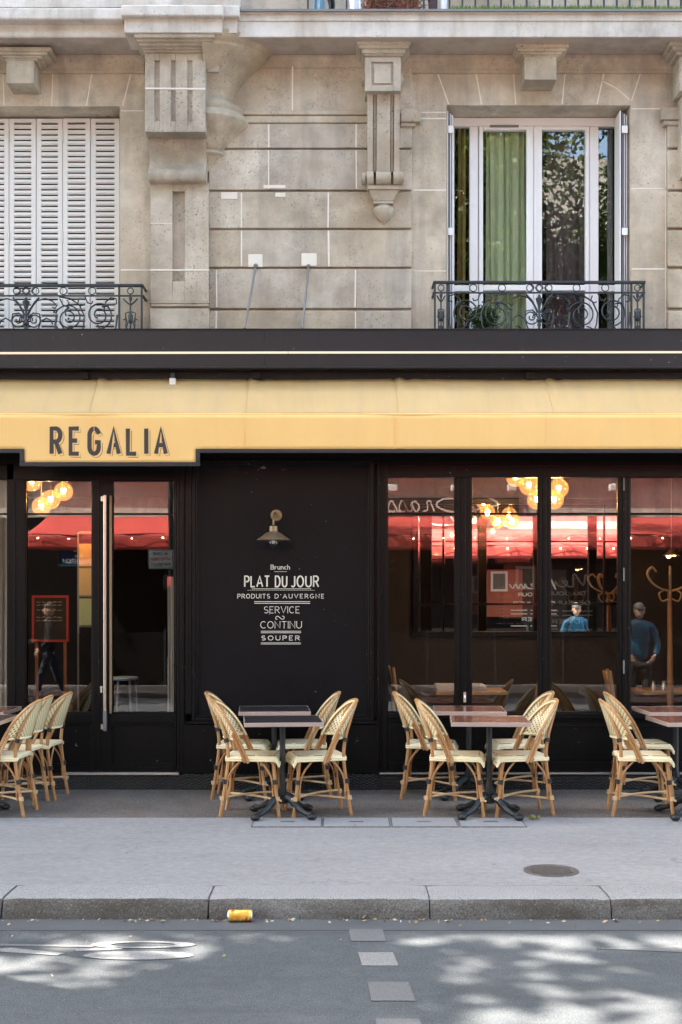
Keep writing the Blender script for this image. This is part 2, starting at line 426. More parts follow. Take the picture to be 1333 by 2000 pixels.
# foliage, people, interior
def leafmat(name, c):
    t = NT(name)
    cc = t.mix(t.noise(3, 3), tuple(x*.7 for x in c), tuple(x*1.3 for x in c))
    p = t.pbr(cc, .5, 0, None, .35)
    tr = t.n('ShaderNodeBsdfTranslucent'); t.l(t.mix(.5, cc, (.18, .26, .03)), tr.inputs[0])
    m = t.n('ShaderNodeMixShader'); m.inputs[0].default_value = .35
    t.l(p.outputs[0], m.inputs[1]); t.l(tr.outputs[0], m.inputs[2])
    return t.done(m)
M['leaf_a'] = leafmat('leaf_mid_green', (.06, .11, .025)); M['leaf_b'] = leafmat('leaf_dark_green', (.035, .075, .02)); M['leaf_c'] = leafmat('leaf_yellow_green', (.11, .15, .035))
M['bark'] = simple('tree_bark', (.14, .12, .095), .9, 0, .35, 9, .6)
M['wood'] = simple('varnished_wood', (.34, .17, .07), .35, 0, .3, 10)
M['wood_pale'] = simple('pale_wood', (.42, .26, .13), .5, 0, .25, 10)
M['tan_ceiling'] = simple('tan_ceiling', (.17, .145, .12), .9, 0, .1, 3)
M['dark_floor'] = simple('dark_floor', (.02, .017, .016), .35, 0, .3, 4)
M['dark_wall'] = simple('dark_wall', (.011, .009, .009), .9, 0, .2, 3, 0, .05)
t = NT('quilted_wall')
wa = t.n('ShaderNodeTexWave', wave_type='BANDS', bands_direction='DIAGONAL', wave_profile='TRI'); wa.inputs['Scale'].default_value = 6.0; t.l(t.coord((1, .001, 1)), wa.inputs[0])
wb = t.n('ShaderNodeTexWave', wave_type='BANDS', bands_direction='DIAGONAL', wave_profile='TRI'); wb.inputs['Scale'].default_value = 6.0; t.l(t.coord((-1, .001, 1)), wb.inputs[0])
g = t.math('MAXIMUM', t.ramp(wa.outputs['Fac'], [(.9, 0.0), (.98, 1.0)]), t.ramp(wb.outputs['Fac'], [(.9, 0.0), (.98, 1.0)]))
M['quilt'] = t.done(t.pbr(t.mix(g, (.017, .012, .010), (.004, .003, .003)), .6, 0, t.bump(g, -.5, .01)))
t = NT('mirror_silver'); M['mirror'] = t.done(t.pbr((.86, .85, .83), .005, 1.0))
t = NT('green_sheer_curtain')
fold = t.n('ShaderNodeTexWave', wave_type='BANDS', bands_direction='X'); fold.inputs['Scale'].default_value = 3; fold.inputs['Distortion'].default_value = 1.0
t.l(t.coord((1, 1, .05)), fold.inputs[0])
M['curtain_green'] = t.done(t.pbr(t.mix(t.noise(4, 3, .5, t.coord((1, 1, .1))), (.21, .27, .11), (.50, .56, .37)), .8))
M['curtain_plum'] = simple('plum_curtain', (.07, .045, .05), .85, 0, .2, 4)
M['curtain_beige'] = simple('beige_curtain', (.42, .38, .32), .85, 0, .15, 5)
M['skin'] = simple('skin', (.50, .30, .21), .5, 0, .1, 10)
M['blue_jacket'] = simple('bright_blue_jacket', (.005, .10, .20), .45, 0, .2, 6, .2)
M['navy'] = simple('navy_jacket', (.003, .004, .008), .9, 0, .2, 8)
M['jeans'] = simple('blue_jeans', (.006, .011, .025), .8, 0, .2, 12)
M['dark_cloth'] = simple('dark_trousers', (.03, .03, .035), .8, 0, .2, 12)
M['cap'] = simple('grey_cap', (.07, .068, .066), .8, 0, .15, 12)
M['hair'] = simple('dark_hair', (.03, .02, .015), .6, 0, .3, 20)
M['white_cloth'] = simple('white_cloth', (.75, .75, .75), .8, 0, .05, 12)
M['sign_white'] = simple('white_enamel', (.72, .76, .80), .4, 0, .03, 10)
M['sign_blue'] = simple('dark_blue_enamel', (.012, .035, .11), .35, 0, .1, 10)
M['sign_green'] = simple('dark_green_enamel', (.015, .11, .06), .4, 0, .1, 10)
M['sign_red'] = simple('red_enamel', (.55, .04, .05), .4, 0, .1, 10)
M['pole'] = simple('street_pole_green', (.04, .05, .05), .5, .3, .2, 12)
M['chalk'] = simple('chalkboard', (.012, .012, .013), .7, 0, .2, 10)
M['red_frame'] = simple('red_frame', (.42, .035, .03), .5, 0, .15, 12)
M['paper_a'] = simple('orange_paper', (.66, .40, .18), .8, 0, .05, 8); M['paper_b'] = simple('tan_paper', (.50, .42, .24), .8, 0, .05, 8); M['paper_c'] = simple('green_paper', (.38, .52, .30), .8, 0, .05, 8)
M['white_paint'] = simple('white_paint', (.74, .73, .71), .5, 0, .06, 10)
M['terracotta'] = simple('terracotta_wall', (.36, .10, .06), .7, 0, .15, 4)
M['opp_wall'] = stone('opposite_limestone', (.66, .60, .52), (.78, .72, .63), .28)
M['cloth_blue'] = simple('pale_blue_cloth', (.20, .32, .40), .8, 0, .15, 12)
M['dry_plant'] = simple('dry_brown_stems', (.20, .11, .07), .9, 0, .4, 40)
M['grass'] = simple('artificial_grass', (.10, .19, .03), .8, 0, .4, 60)
M['bulb'] = emit('warm_bulb', (1.0, .60, .24), 2.8)
t = NT('amber_globe')
g1 = t.n('ShaderNodeBsdfTransparent'); g1.inputs[0].default_value = (1, .82, .55, 1)
e1 = t.n('ShaderNodeEmission'); e1.inputs[0].default_value = (1.0, .42, .11, 1); e1.inputs[1].default_value = .045
g2 = t.n('ShaderNodeBsdfGlossy'); g2.inputs['Roughness'].default_value = .05
lw = t.n('ShaderNodeLayerWeight'); lw.inputs[0].default_value = .35
a1 = t.n('ShaderNodeAddShader'); t.l(g1.outputs[0], a1.inputs[0]); t.l(e1.outputs[0], a1.inputs[1])
mm = t.n('ShaderNodeMixShader'); mm.inputs[0].default_value = .08; t.l(a1.outputs[0], mm.inputs[1]); t.l(g2.outputs[0], mm.inputs[2])
M['globe'] = t.done(mm)
M['string_bulb'] = emit('string_light_bulb', (1.0, .72, .40), 3.5)
M['neon'] = emit('neon_strip', (1.0, .74, .56), .085)
M['red_light'] = emit('red_man_light', (1.0, .12, .12), .25)
# ------------------------------------------------------------------ lettering drawn as stroked outlines
def arc(cx, cy, rx, ry, a0, a1, n=10):
    return [(cx + rx*math.cos(R(a0+(a1-a0)*i/n)), cy + ry*math.sin(R(a0+(a1-a0)*i/n))) for i in range(n+1)]
def LT():
    L = {}
    L['A'] = (.72, [[(0,0),(.36,1),(.72,0)], [(.13,.34),(.59,.34)]])
    L['B'] = (.58, [[(0,0),(0,1),(.3,1)]+arc(.3,.76,.22,.24,90,-90)+[(0,.52)], [(.3,.52)]+arc(.3,.26,.28,.26,90,-90)+[(0,0)]])
    L['C'] = (.66, [arc(.36,.5,.36,.5,50,310,16)])
    L['D'] = (.64, [[(0,0),(0,1),(.26,1)]+arc(.26,.5,.38,.5,90,-90,14)+[(0,0)]])
    L['E'] = (.5, [[(.5,1),(0,1),(0,0),(.5,0)], [(0,.52),(.4,.52)]])
    L['F'] = (.48, [[(.48,1),(0,1),(0,0)], [(0,.52),(.38,.52)]])
    L['G'] = (.66, [arc(.36,.5,.36,.5,50,330,16)+[(.66,.42),(.4,.42)]])
    L['H'] = (.62, [[(0,0),(0,1)], [(.62,0),(.62,1)], [(0,.52),(.62,.52)]])
    L['I'] = (.0, [[(0,0),(0,1)]])
    L['J'] = (.4, [[(.4,1),(.4,.25)]+arc(.2,.22,.2,.22,0,-150)])
    L['L'] = (.48, [[(0,1),(0,0),(.48,0)]])
    L['M'] = (.78, [[(0,0),(0,1),(.39,.2),(.78,1),(.78,0)]])
    L['N'] = (.64, [[(0,0),(0,1),(.64,0),(.64,1)]])
    L['O'] = (.72, [arc(.36,.5,.36,.5,90,450,22)])
    L['P'] = (.54, [[(0,0),(0,1),(.28,1)]+arc(.28,.74,.26,.26,90,-90)+[(0,.48)]])
    L['Q'] = (.72, [arc(.36,.5,.36,.5,90,450,22), [(.42,.25),(.72,-.05)]])
    L['R'] = (.58, [[(0,0),(0,1),(.28,1)]+arc(.28,.75,.26,.25,90,-90)+[(0,.5)], [(.26,.5),(.58,0)]])
    L['S'] = (.54, [arc(.27,.745,.25,.255,35,270,12)+arc(.27,.245,.27,.245,85,-145,12)])
    L['T'] = (.6, [[(0,1),(.6,1)], [(.3,1),(.3,0)]])
    L['U'] = (.62, [[(0,1),(0,.32)]+arc(.31,.32,.31,.32,180,360,12)+[(.62,1)]])
    L['V'] = (.68, [[(0,1),(.34,0),(.68,1)]])
    L['X'] = (.6, [[(0,0),(.6,1)], [(0,1),(.6,0)]])
    L['r'] = (.34, [[(0,0),(0,.62)], [(0,.4)]+arc(.2,.4,.2,.2,170,50,6)])
    L['u'] = (.44, [[(0,.62),(0,.2)]+arc(.2,.2,.2,.2,180,340,8)+[(.42,.2)], [(.42,.62),(.42,0)]])
    L['n'] = (.44, [[(0,0),(0,.62)], [(0,.4)]+arc(.21,.4,.21,.22,175,5,8)+[(.42,0)]])
    L['c'] = (.4, [arc(.22,.31,.22,.31,50,310,12)])
    L['h'] = (.44, [[(0,0),(0,1)], [(0,.4)]+arc(.21,.4,.21,.22,175,5,8)+[(.42,0)]])
    L['e'] = (.44, [[(.02,.34),(.44,.34)]+arc(.23,.32,.22,.31,10,310,14)])
    L["'"] = (.05, [[(.05,1),(0,.76)]])
    L['!'] = (.0, [[(0,1),(0,.3)], [(0,.1),(0,0)]])
    L['.'] = (.04, [[(0,0),(0,.08)]])
    L['1'] = (.25, [[(0,.8),(.25,1),(.25,0)]])
    L['2'] = (.5, [arc(.25,.74,.25,.26,160,-30,8)+[(0,0),(.52,0)]])
    L['5'] = (.5, [[(.46,1),(.06,1),(.03,.55)]+arc(.24,.31,.26,.31,110,-150,10)])
    L['+'] = (.4, [[(.2,.2),(.2,.7)], [(0,.45),(.4,.45)]])
    return L
LET = LT()
SERIF_ENDS = {'A': [(0,0),(.72,0)], 'B': [(0,0),(0,1)], 'D': [(0,0),(0,1)], 'E': [(0,0),(0,1)], 'F': [(0,0)], 'G': [(.6,.42)], 'H': [(0,0),(0,1),(.62,0),(.62,1)], 'I': [(0,0),(0,1)],
              'L': [(0,1),(0,0)], 'N': [(0,0),(0,1),(.64,1)], 'P': [(0,0),(0,1)], 'R': [(0,0),(0,1),(.58,0)], 'T': [(.3,0)], 'U': [(0,1),(.62,1)], 'V': [(0,1),(.68,1)], 'r': [(0,0),(0,.62)], 'n': [(0,0),(.42,0),(0,.62)], 'h': [(0,0),(.42,0),(0,1)], 'u': [(0,.62),(.42,.62),(.42,0)]}
class Sheet:
    """letters laid out flat: o = origin, r = reading direction, u = up, n = towards the reader"""
    def __init__(s, o, r=(1,0,0), u=(0,0,1), n=(0,-1,0)):
        s.o = Vector(o); s.r = Vector(r); s.u = Vector(u); s.n = Vector(n); s.mb = MB(); s.k = 0
    surf = None
    def P(s, x, y, d):
        if s.surf: return Vector((x, s.surf(x, y)-d, y))
        return s.o + s.r*x + s.u*y + s.n*d
    def line(s, pts, t, d=.0025, th=None):
        """a ribbon of width t along 2-D points, raised d above the sheet"""
        s.k += 1; d = d + (s.k % 7)*(.00006 if s.surf else .00022)
        pts = [Vector((p[0], p[1])) for p in pts]; q = [pts[0]]
        for p in pts[1:]:
            if (p-q[-1]).length > 1e-6: q.append(p)
        pts = q; m = len(pts)
        if m < 2: return
        closed = m > 3 and (pts[0]-pts[-1]).length < 1e-4
        L = []; Rr = []
        for i in range(m):
            if closed: a = pts[i]-pts[i-1 if i > 0 else m-2]; b = pts[i+1 if i < m-1 else 1]-pts[i]
            else:
                a = pts[i]-pts[i-1] if i > 0 else pts[1]-pts[0]; b = pts[i+1]-pts[i] if i < m-1 else pts[i]-pts[i-1]
            a = a.normalized(); b = b.normalized()
            nn = Vector((-(a.y+b.y), a.x+b.x)); nn = nn.normalized() if nn.length > 1e-6 else Vector((-a.y, a.x))
            den = max(.82, nn.dot(Vector((-a.y, a.x))))
            h = t/2/den
            L.append(pts[i]+nn*h); Rr.append(pts[i]-nn*h)
        vs = [s.P(p.x, p.y, d) for p in L] + [s.P(p.x, p.y, d) for p in Rr]
        fs = [(m+i, m+i+1, i+1, i) for i in range(m-1)]
        # thin edges so that the paint has a body
        b = len(vs)
        vs += [s.P(p.x, p.y, d-.0012) for p in L] + [s.P(p.x, p.y, d-.0012) for p in Rr]
        fs += [(i, i+1, b+i+1, b+i) for i in range(m-1)] + [(m+i+1, m+i, b+m+i, b+m+i+1) for i in range(m-1)]
        s.mb.add(vs, fs)
    def text(s, txt, x, y, w_, h, t, sx=None, serif=0.0, d=.0025, gap=.24):
        """txt set in a box w_ wide and h high"""
        adv = []; tot = 0
        for ch in txt:
            lw_ = .35 if ch == ' ' else LET[ch][0]
            adv.append((tot, ch)); tot += lw_ + gap
        tot -= gap
        k = (w_-t) / tot if w_ else h*(sx or 1)
        for off, ch in adv:
            if ch == ' ': continue
            for st in LET[ch][1]:
                s.line([(x + t/2 + (off+p[0])*k, y + t/2 + p[1]*(h-t)) for p in st], t, d)
            if serif:
                for p in SERIF_ENDS.get(ch, []):
                    cx, cy = x + t/2 + (off+p[0])*k, y + t/2 + p[1]*(h-t)
                    s.line([(cx-serif*h, cy), (cx+serif*h, cy)], t*.75, d+.0002)
        return tot*k
    def build(s, name, m, parent=None): return s.mb.build(name, m, parent)

# ------------------------------------------------------------------ ground
ZR = -.117
YK0, YK1, YT = -4.06, -3.74, -1.43      # kerb front, kerb back, terrace edge
g = MB(); g.box(-150, 150, -150, YK0+.25, ZR-.3, ZR); tag(g.build('road', M['asphalt']), kind='structure')
g = MB(); g.box(-150, 150, YK0+.2, 150, ZR-.6, -.1); tag(g.build('ground', M['pavement']), kind='structure')
g = MB(); g.box(-40, 40, YK1+.004, YT, -.1, 0); tag(g.build('pavement', M['pavement']), kind='structure')
g = MB(); g.box(-40, 40, YT+.002, .6, -.1, .003); tag(g.build('terrace_paving', M['terrace']), kind='structure')
random.seed(3)
k = MB(); jx = [X(4,-4.05), X(408,-4.05), X(840,-4.05), X(1193,-4.05)]
while jx[0] > -20: jx.insert(0, jx[0]-1.1-.2*random.random())
while jx[-1] < 20: jx.append(jx[-1]+1.05+.25*random.random())
for a, b in zip(jx, jx[1:]):
    dz = random.uniform(-.004, .004); dy = random.uniform(-.004, .004); n = 14; gp = .003+.004*random.random()
    # each kerb stone: sloping worn front, rounded arris
    prof = [(YK1, -.3), (YK1, .002+dz), (YK0+.05+dy, .002+dz), (YK0+.018+dy, -.006+dz), (YK0+dy-.002, -.03+dz), (YK0-.018+dy, ZR+.01), (YK0-.02+dy, -.3)]
    vs = []; fs = []; ms = []
    for i in range(n+1):
        x = a+gp + (b-a-2*gp)*i/n
        for j, (y, z) in enumerate(prof):
            q = random.uniform(-.0035, .0035) if 2 <= j <= 5 else 0
            e = .006 if i in (0, n) and 1 <= j <= 4 else 0
            vs.append((x, y+q+e*.5, z+q*.5-e))
    m_ = len(prof)
    for i in range(n):
        for j in range(m_-1): fs.append((i*m_+j, i*m_+j+1, (i+1)*m_+j+1, (i+1)*m_+j)); ms.append(1 if 3 <= j <= 5 else 0)
    fs += [tuple(range(m_))[::-1], tuple(n*m_+j for j in range(m_))]; ms += [0, 0]
    b0 = len(k.v); k.v += vs; k.f += [tuple(b0+i for i in f) for f in fs]; k.m += ms
tag(k.build('kerb', [M['granite'], M['granite_face']], None, True, ang=50), kind='structure')
# dirt-filled base under the kerb joints
g = MB(); g.box(-20, 20, YK0+.02, YK1-.01, -.3, -.012); tag(g.build('kerb_bed', M['rusty']), kind='structure')
# gutter grime strip
g = MB(); g.box(-40, 40, -4.30, -4.065, ZR, ZR+.0035)
t = NT('gutter_tar'); c = t.mix(t.noise(4, 5), (.06, .064, .07), (.095, .10, .108)); M['gutter'] = t.done(t.pbr(c, .7, 0, t.bump(t.noise(90, 3), .3, .005)))
tag(g.build('gutter', M['gutter']), kind='structure')
# road markings
def ground_xy(px, py, z=ZR):
    d = F*(CH-z)/(py-CYP); return ((px-CXP)*d/F, d-11)
mk = MB()
def quad(cs, mi=0, z=ZR+.0045):
    pts = [ground_xy(*c) for c in cs]
    b = [(p[0], p[1], z) for p in pts] + [(p[0], p[1], z-.003) for p in pts]; n = len(pts)
    mk.add(b, [tuple(range(n)) if n else ()] + [(i, n+i, n+(i+1) % n, (i+1) % n) for i in range(n)], mi)
def ell(px, py, a, b, r0=0.0, mi=0, z=ZR+.0045, n=28):
    cx, cy = ground_xy(px, py); ex = abs(ground_xy(px+a, py)[0]-cx); ey = abs(ground_xy(px, py+b)[1]-cy)
    vs = []; fs = []
    for i in range(n):
        q = 2*math.pi*i/n
        vs += [(cx+ex*math.cos(q), cy+ey*math.sin(q), z), (cx+ex*r0*math.cos(q), cy+ey*r0*math.sin(q), z)]
    if r0 == 0: mk.add([vs[2*i] for i in range(n)], [tuple(range(n))], mi)
    else: mk.add(vs, [(2*i, 2*((i+1) % n), 2*((i+1) % n)+1, 2*i+1) for i in range(n)], mi)
quad([(686,1840),(754,1840),(748,1817),(682,1817)], 1)
quad([(708,1888),(779,1888),(768,1862),(700,1862)], 0)
quad([(726,1957),(812,1957),(798,1920),(719,1920)], 1)
quad([(742,2040),(836,2040),(820,1992),(734,1992)], 1)
ell(270, 1868, 108, 8.5, 0, 0)
ell(280, 1847, 102, 7, .62, 0)
quad([(-30,1858),(110,1868),(128,1864),(20,1853)], 0); quad([(-60,1848),(180,1852),(186,1849),(-60,1844)], 1)
quad([(150,1860),(240,1856),(236,1852),(146,1856)], 0)
quad([(1165,1855),(1340,1862),(1340,1849)], 1); quad([(1340,1862),(1700,1866),(1700,1846),(1340,1849)], 1)
tag(mk.build('road_marking', [M['road_paint'], M['road_paint_faded']]), kind='structure')

# service covers and manhole in the pavement
for i, (a, b, al, bl) in enumerate([(497,630,488,630), (632,760,632,761), (763,889,763,893), (892,1017,895,1030)]):
    nm = ['leftmost', 'second', 'third', 'rightmost'][i]
    o = thing('service_cover', f'{nm} of the four grey rectangular cover plates let into the pavement before the tables', 'cover plate', (X((a+b)/2,-1.7), -1.66, 0), 'service covers in the pavement')
    y0, y1 = -1.85, -1.47
    p = MB(); p.box(X(a,-1.5)+.008, X(b,-1.5)-.008, y0, y1, -.02, .006); p.build('plate', M['cover'], o)
    p = MB(); x0, x1 = X(a,-1.5), X(b,-1.5)
    p.box(x0, x0+.004, y0, y1, -.02, .0075); p.box(x1-.004, x1, y0, y1, -.02, .0075); p.box(x0+.004, x1-.004, y0-.006, y0, -.02, .0075)
    p.build('frame', M['mortar'] if False else M['terrace'], o)
    p = MB(); xc = (x0+x1)/2; p.box(xc-.055, xc+.055, -1.66, -1.625, .004, .008); p.build('lifting_slot', M['rusty'], o)
mx, my = ground_xy(1077, 1702, 0)
o = thing('manhole_cover', 'round rusty iron manhole cover in the pavement near the kerb', 'manhole cover', (mx, my, 0))
p = MB(); p.lathe([(.0, .004), (.15, .004), (.155, .009), (.168, .009), (.17, 0)], (mx, my, 0), 40)
p.build('rim', M['rusty'], o)
p = MB()
for i in range(-7, 8):
    for j in range(-7, 8):
        if (i*i+j*j) < 48: p.box(mx+i*.0195-.007, mx+i*.0195+.007, my+j*.0195-.007, my+j*.0195+.007, .003, .0085)
p.build('tread', M['rusty'], o)
# can and litter
cx, cy = ground_xy(471, 1797)
o = thing('drink_can', 'crushed orange and yellow drink can lying in the gutter against the kerb', 'can', (cx, -4.125, ZR))
t = NT('orange_can_print'); 
c = t.mix(t.ramp(t.noise(30, 2, .4), [(.48, 0.0), (.53, 1.0)]), (.85, .36, .05), (.80, .62, .12)); c = t.mix(t.ramp(t.noise(22, 2, .4), [(.60, 0.0), (.63, 1.0)]), c, (.55, .07, .04)); M['can'] = t.done(t.pbr(c, .35, .3))
yy, zz = -4.125, ZR+.038
p = MB(); n = 12
vs = [(cx-.062 + .124*j/6, yy + math.cos(2*math.pi*i/n)*.032*(1-.12*(j in (2, 3))), zz + math.sin(2*math.pi*i/n)*.032*(1-.15*(j == 3)*(i % 3 == 0))) for j in range(7) for i in range(n)]
fs = [(j*n+i, j*n+(i+1) % n, (j+1)*n+(i+1) % n, (j+1)*n+i) for j in range(6) for i in range(n)]
p.add(vs, fs); p.build('body', M['can'], o, True)
for s_ in (-1, 1):
    p = MB(); p.tube([(cx+s_*.0615, yy, zz), (cx+s_*.068, yy, zz)], [.031, .026], 14); p.build('lid', M['alu'], o)
random.seed(8)
lv = MB(); lit = MB()
for i in range(250):
    x = random.gauss(0, 1.5) if random.random() < .6 else random.uniform(-2.6, 2.6); y = YK0-.035-abs(random.gauss(0, .035)); a = random.uniform(0, 6.3); L = random.uniform(.004, .017)
    if i > 215: y = random.uniform(-6.0, -1.6); L *= .8
    zb = .005 if y > YK0 else ZR+.006
    e1 = Vector((math.cos(a), math.sin(a), random.uniform(-.1, .5)))*L; e2 = Vector((-math.sin(a), math.cos(a), random.uniform(0, .6)))*L*.5
    c0 = Vector((x, y, zb+.004)); lv.add([c0-e1, c0-e2, c0+e1, c0+e2+Vector((0,0,.003))], [(0,1,2,3)], random.choice([0,0,1,2,2,3]))
lm = [simple('dry_leaf_tan', (.26, .16, .08), .8), simple('dry_leaf_olive', (.24, .22, .07), .8), simple('dry_leaf_pale', (.36, .28, .18), .8), simple('paper_scrap', (.42, .42, .40), .8)]
tag(lv.build('fallen_leaves', lm), 'scattered dry leaves and paper scraps along the gutter', 'litter', kind='stuff')
for lx, ly, m_, lab in ((507, 1791, 1, 'crumpled yellow green leaf beside the drink can in the gutter'), (1044, 1602, 1, 'curled yellow leaf beside the rightmost cover plate'), (707, 1796, 2, 'pale dry leaf in the gutter below the dashed marking')):
    gx, gy = ground_xy(lx, ly, 0 if ly < 1700 else ZR); zb = .008 if ly < 1700 else ZR+.004
    p = MB(); p.grid(lambda u, v: (gx+(u-.5)*.09, gy+(v-.5)*.05*(1-abs(u-.5)*1.6)+.01*math.sin(u*7), zb+.012+.012*math.sin(u*9+v*5)+.008*math.cos(v*8)), 10, 6)
    tag(p.build('leaf', lm[m_], None, True), lab, 'leaf')

# ------------------------------------------------------------------ the apartment building
SW = .16     # face of the smooth bays
SC = .12     # face of the rusticated bay
B = thing('apartment_building', 'pale limestone apartment building above the black cafe front', 'building', (0, SW, 0))
zt = 14.6; zb = 3.7
wx0, wx1 = X(-212, SW), X(234, SW)         # left window opening
vx0, vx1 = X(873, SW), X(1232, SW)         # right window opening
ztl = Z(207, SW); ztr = Z(205, SW)
rv = .36
p = MB()
p.box(-32, wx0, SW, SW+rv, zb, zt); p.box(-32, -7.6, SW, SW+rv, -.1, zb-.001); p.box(wx0, wx1, SW, SW+rv, ztl, zt); p.box(wx1, vx0, SW, SW+rv, zb, zt)
p.box(vx0, vx1, SW, SW+rv, ztr, zt); p.box(vx1, 22, SW, SW+rv, zb, zt); p.box(7.6, 22, SW, SW+rv, -.1, zb-.001)
p.box(wx0, wx1, SW, SW+rv, zb, zb+.22); p.box(vx0, vx1, SW, SW+rv, zb, zb+.22)
p.build('wall', M['stone_smooth'], B)
# core of the building: floors above and the dark rooms behind the panes
p = MB(); p.box(-32, 22, 1.5, 9, 3.4, zt-.2); p.box(-32, -9.001, 1.5, 9, -.1, 3.399); p.box(9.001, 22, 1.5, 9, -.1, 3.399); p.box(-9, -8.8, SW+rv, 1.5, 3.4, zt-.2); p.box(8.8, 9, SW+rv, 1.5, 3.4, zt-.2); p.box(-9, 9, SW+rv, 1.5, 3.4, 3.6); p.box(-32, 22, SW, 9, zt, zt+.3)
p.box(-9, -8.7, .5, 9, -.1, 3.4); p.box(8.7, 9, .5, 9, -.1, 3.4); p.box(-9, 9, 8.8, 9, -.1, 3.4)
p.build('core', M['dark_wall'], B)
# rusticated bay
P0 = -.15; PS = .055
rows = [217, 290, 372, 447, 523, 604, 690]
xa, xb = X(408, SC), X(805, SC)
p = MB()
p.box(xa, xb, SC, SW-.002, Z(217,SC), Z(132,SC))
jr = {0: [525, 696], 1: [525, 696], 2: [472, 642], 3: [472, 642], 4: [423, 695], 5: [423, 695]}
random.seed(19)
for i in range(0, len(rows)-1):
    z1, z0 = Z(rows[i] if i else 240, SC)-(.009 if i else 0), Z(rows[i+1], SC)+.009
    xs = [xa]+[X(q, SC) for q in jr[i]]+[xb]
    for a, b in zip(xs, xs[1:]): p.box(a, b, SC+random.uniform(-.002,.002), SW-.002, z0, z1, random.randrange(4))
p.build('rusticated_blocks', [M['stone_%d' % q] for q in range(4)], B, bevel=.009, seg=3)
p = MB()
p.box(xa, xb+.07, SC-.015, SC+.05, Z(240,SC), Z(226,SC)); p.box(xa, xb+.05, SC-.03, SC+.05, Z(226,SC)+.002, Z(217,SC)); 
p.box(X(783,SC), X(822,SC), SC-.045, SC+.05, Z(240,SC)-.002, Z(214,SC)); p.box(X(783,SC), X(812,SC), SC-.025, SC+.05, Z(248,SC), Z(240,SC)-.003)
p.build('string_course', M['stone'], B, bevel=.008)
# bay at the right edge
p = MB()
for a, b in zip([210, 290, 372, 447, 523, 604], [290, 372, 447, 523, 604, 690]):
    p.box(X(1305,SC), X(1700,SC), SC-.01, SW-.002, Z(b,SC)+.012, Z(a,SC)-.012)
p.build('rusticated_blocks', M['stone'], B, bevel=.01)
p = MB(); p.box(X(1290,SC), X(1700,SC), SC-.04, SC+.04, Z(236,SC), Z(212,SC)); p.box(X(1296,SC), X(1700,SC), SC-.025, SC+.04, Z(246,SC), Z(236,SC)-.002); p.build('string_course', M['stone'], B, bevel=.008)
# mortar joints: pale, flush, a couple of millimetres proud
p = MB()
def joint(pts, Y, w_=.013):
    for (ax, ay), (bx, by) in zip(pts, pts[1:]):
        A = Vector((X(ax,Y), Y, Z(ay,Y))); Bv = Vector((X(bx,Y), Y, Z(by,Y))); d = Bv-A; L = d.length
        if L < 1e-6: continue
        d.normalize(); sd = d.cross(Vector((0,1,0)))
        q_ = MB(); q_.obox((A+Bv)/2+Vector((0,.003,0)), d, sd, (0,1,0), L/2, w_/2*random.uniform(.8,1.3), .0055); q_.build('mortar_joint', M['mortar'], B)
p = MB()
for x, a, b in [(572,112,216),(525,242,287),(696,242,287),(525,293,368),(696,293,368),(472,376,444),(642,376,444),(472,450,520),(642,450,520),(423,527,600),(695,527,600),(423,608,660),(695,608,660)]:
    joint([(x, a), (x+random.uniform(-1,1), b)], SC)
for pl in [[(845,112),(858,150),(877,203)], [(925,112),(941,203)], [(1001,112),(1008,203)], [(1107,112),(1099,203)], [(1187,112),(1167,203)], [(1262,112),(1234,197)],
           [(822,219),(872,219)], [(822,231),(872,231)], [(808,371),(872,371)], [(808,529),(872,529)], [(1234,212),(1303,212)], [(1234,368),(1303,368)], [(1234,525),(1303,525)],
           [(1301,212),(1301,640)], [(1176,157),(1205,172),(1231,195)],
           [(6,145),(8,206)], [(104,120),(101,206)], [(184,118),(169,206)], [(262,118),(240,206)], [(236,216),(281,216)], [(236,527),(294,527)]]:
    joint(pl, SW, .011)

joint([(283.5,172),(401.5,173)], P0-.024, .012); joint([(294,527),(408,527)], PS-.002, .012); joint([(294,436),(336,436)], PS-.002, .008)
# repair patches in the bay
p = MB()
for a, b, c_, d in [(432,464,375,388), (515,558,361,367), (538,558,376,384)]: p.box(X(a,SC), X(b,SC), SC-.003, SC+.01, Z(d,SC), Z(c_,SC))
p.build('repair_patch', M['mortar'], B)
# moulding under the soffit
p = MB()
zs = Z(108, .1)
prof = [(SW, zs-.14), (SW-.02, zs-.14), (SW-.03, zs-.125), (SW-.03, zs-.10), (SW-.045, zs-.085), (SW-.055, zs-.05), (SW-.075, zs-.03), (SW-.075, zs), (SW, zs)]
for a, b in ((-9, X(283,SW)), (X(400,SW), 9)): p.prism([(y-(.03 if a > -1 else 0)*0, z) for y, z in prof], a, b, 'x')
p.build('moulding', M['stone'], B)
# balcony slab
BY = -.26
zs = Z(72, BY)
def px_box(pb, x0, x1, ytop, ybot, yf, yb, mi=0): pb.box(X(x0,yf), X(x1,yf), yf, yb, Z(ybot,yf), Z(ytop,yf), mi)
p = MB(); p.box(-9, 9, BY+.015, SW, zs+.002, zs+.05); p.build('soffit', M['soffit'], B)
p = MB()
px_box(p, 462, 2600, 40, 71.5, BY, BY+.3); px_box(p, 462, 2600, 25, 40, BY-.012, BY+.3); px_box(p, 462, 2600, 22, 25.2, BY-.03, BY+.3)
px_box(p, -1600, 245, 38, 71, BY+.01, BY+.3)
p.build('balcony_fascia', M['stone_white'], B, bevel=.006)
p = MB(); px_box(p, -1600, 240, 14, 37, BY-.09, BY+.3); p.build('balcony_ledge', M['stone_white'], B, bevel=.015, seg=3)
p = MB(); px_box(p, 243, 434, 31, 63, BY-.085, BY+.25); px_box(p, 430, 463, 33, 64, BY-.04, BY+.25); p.build('cap_block', M['stone_white'], B, bevel=.006)
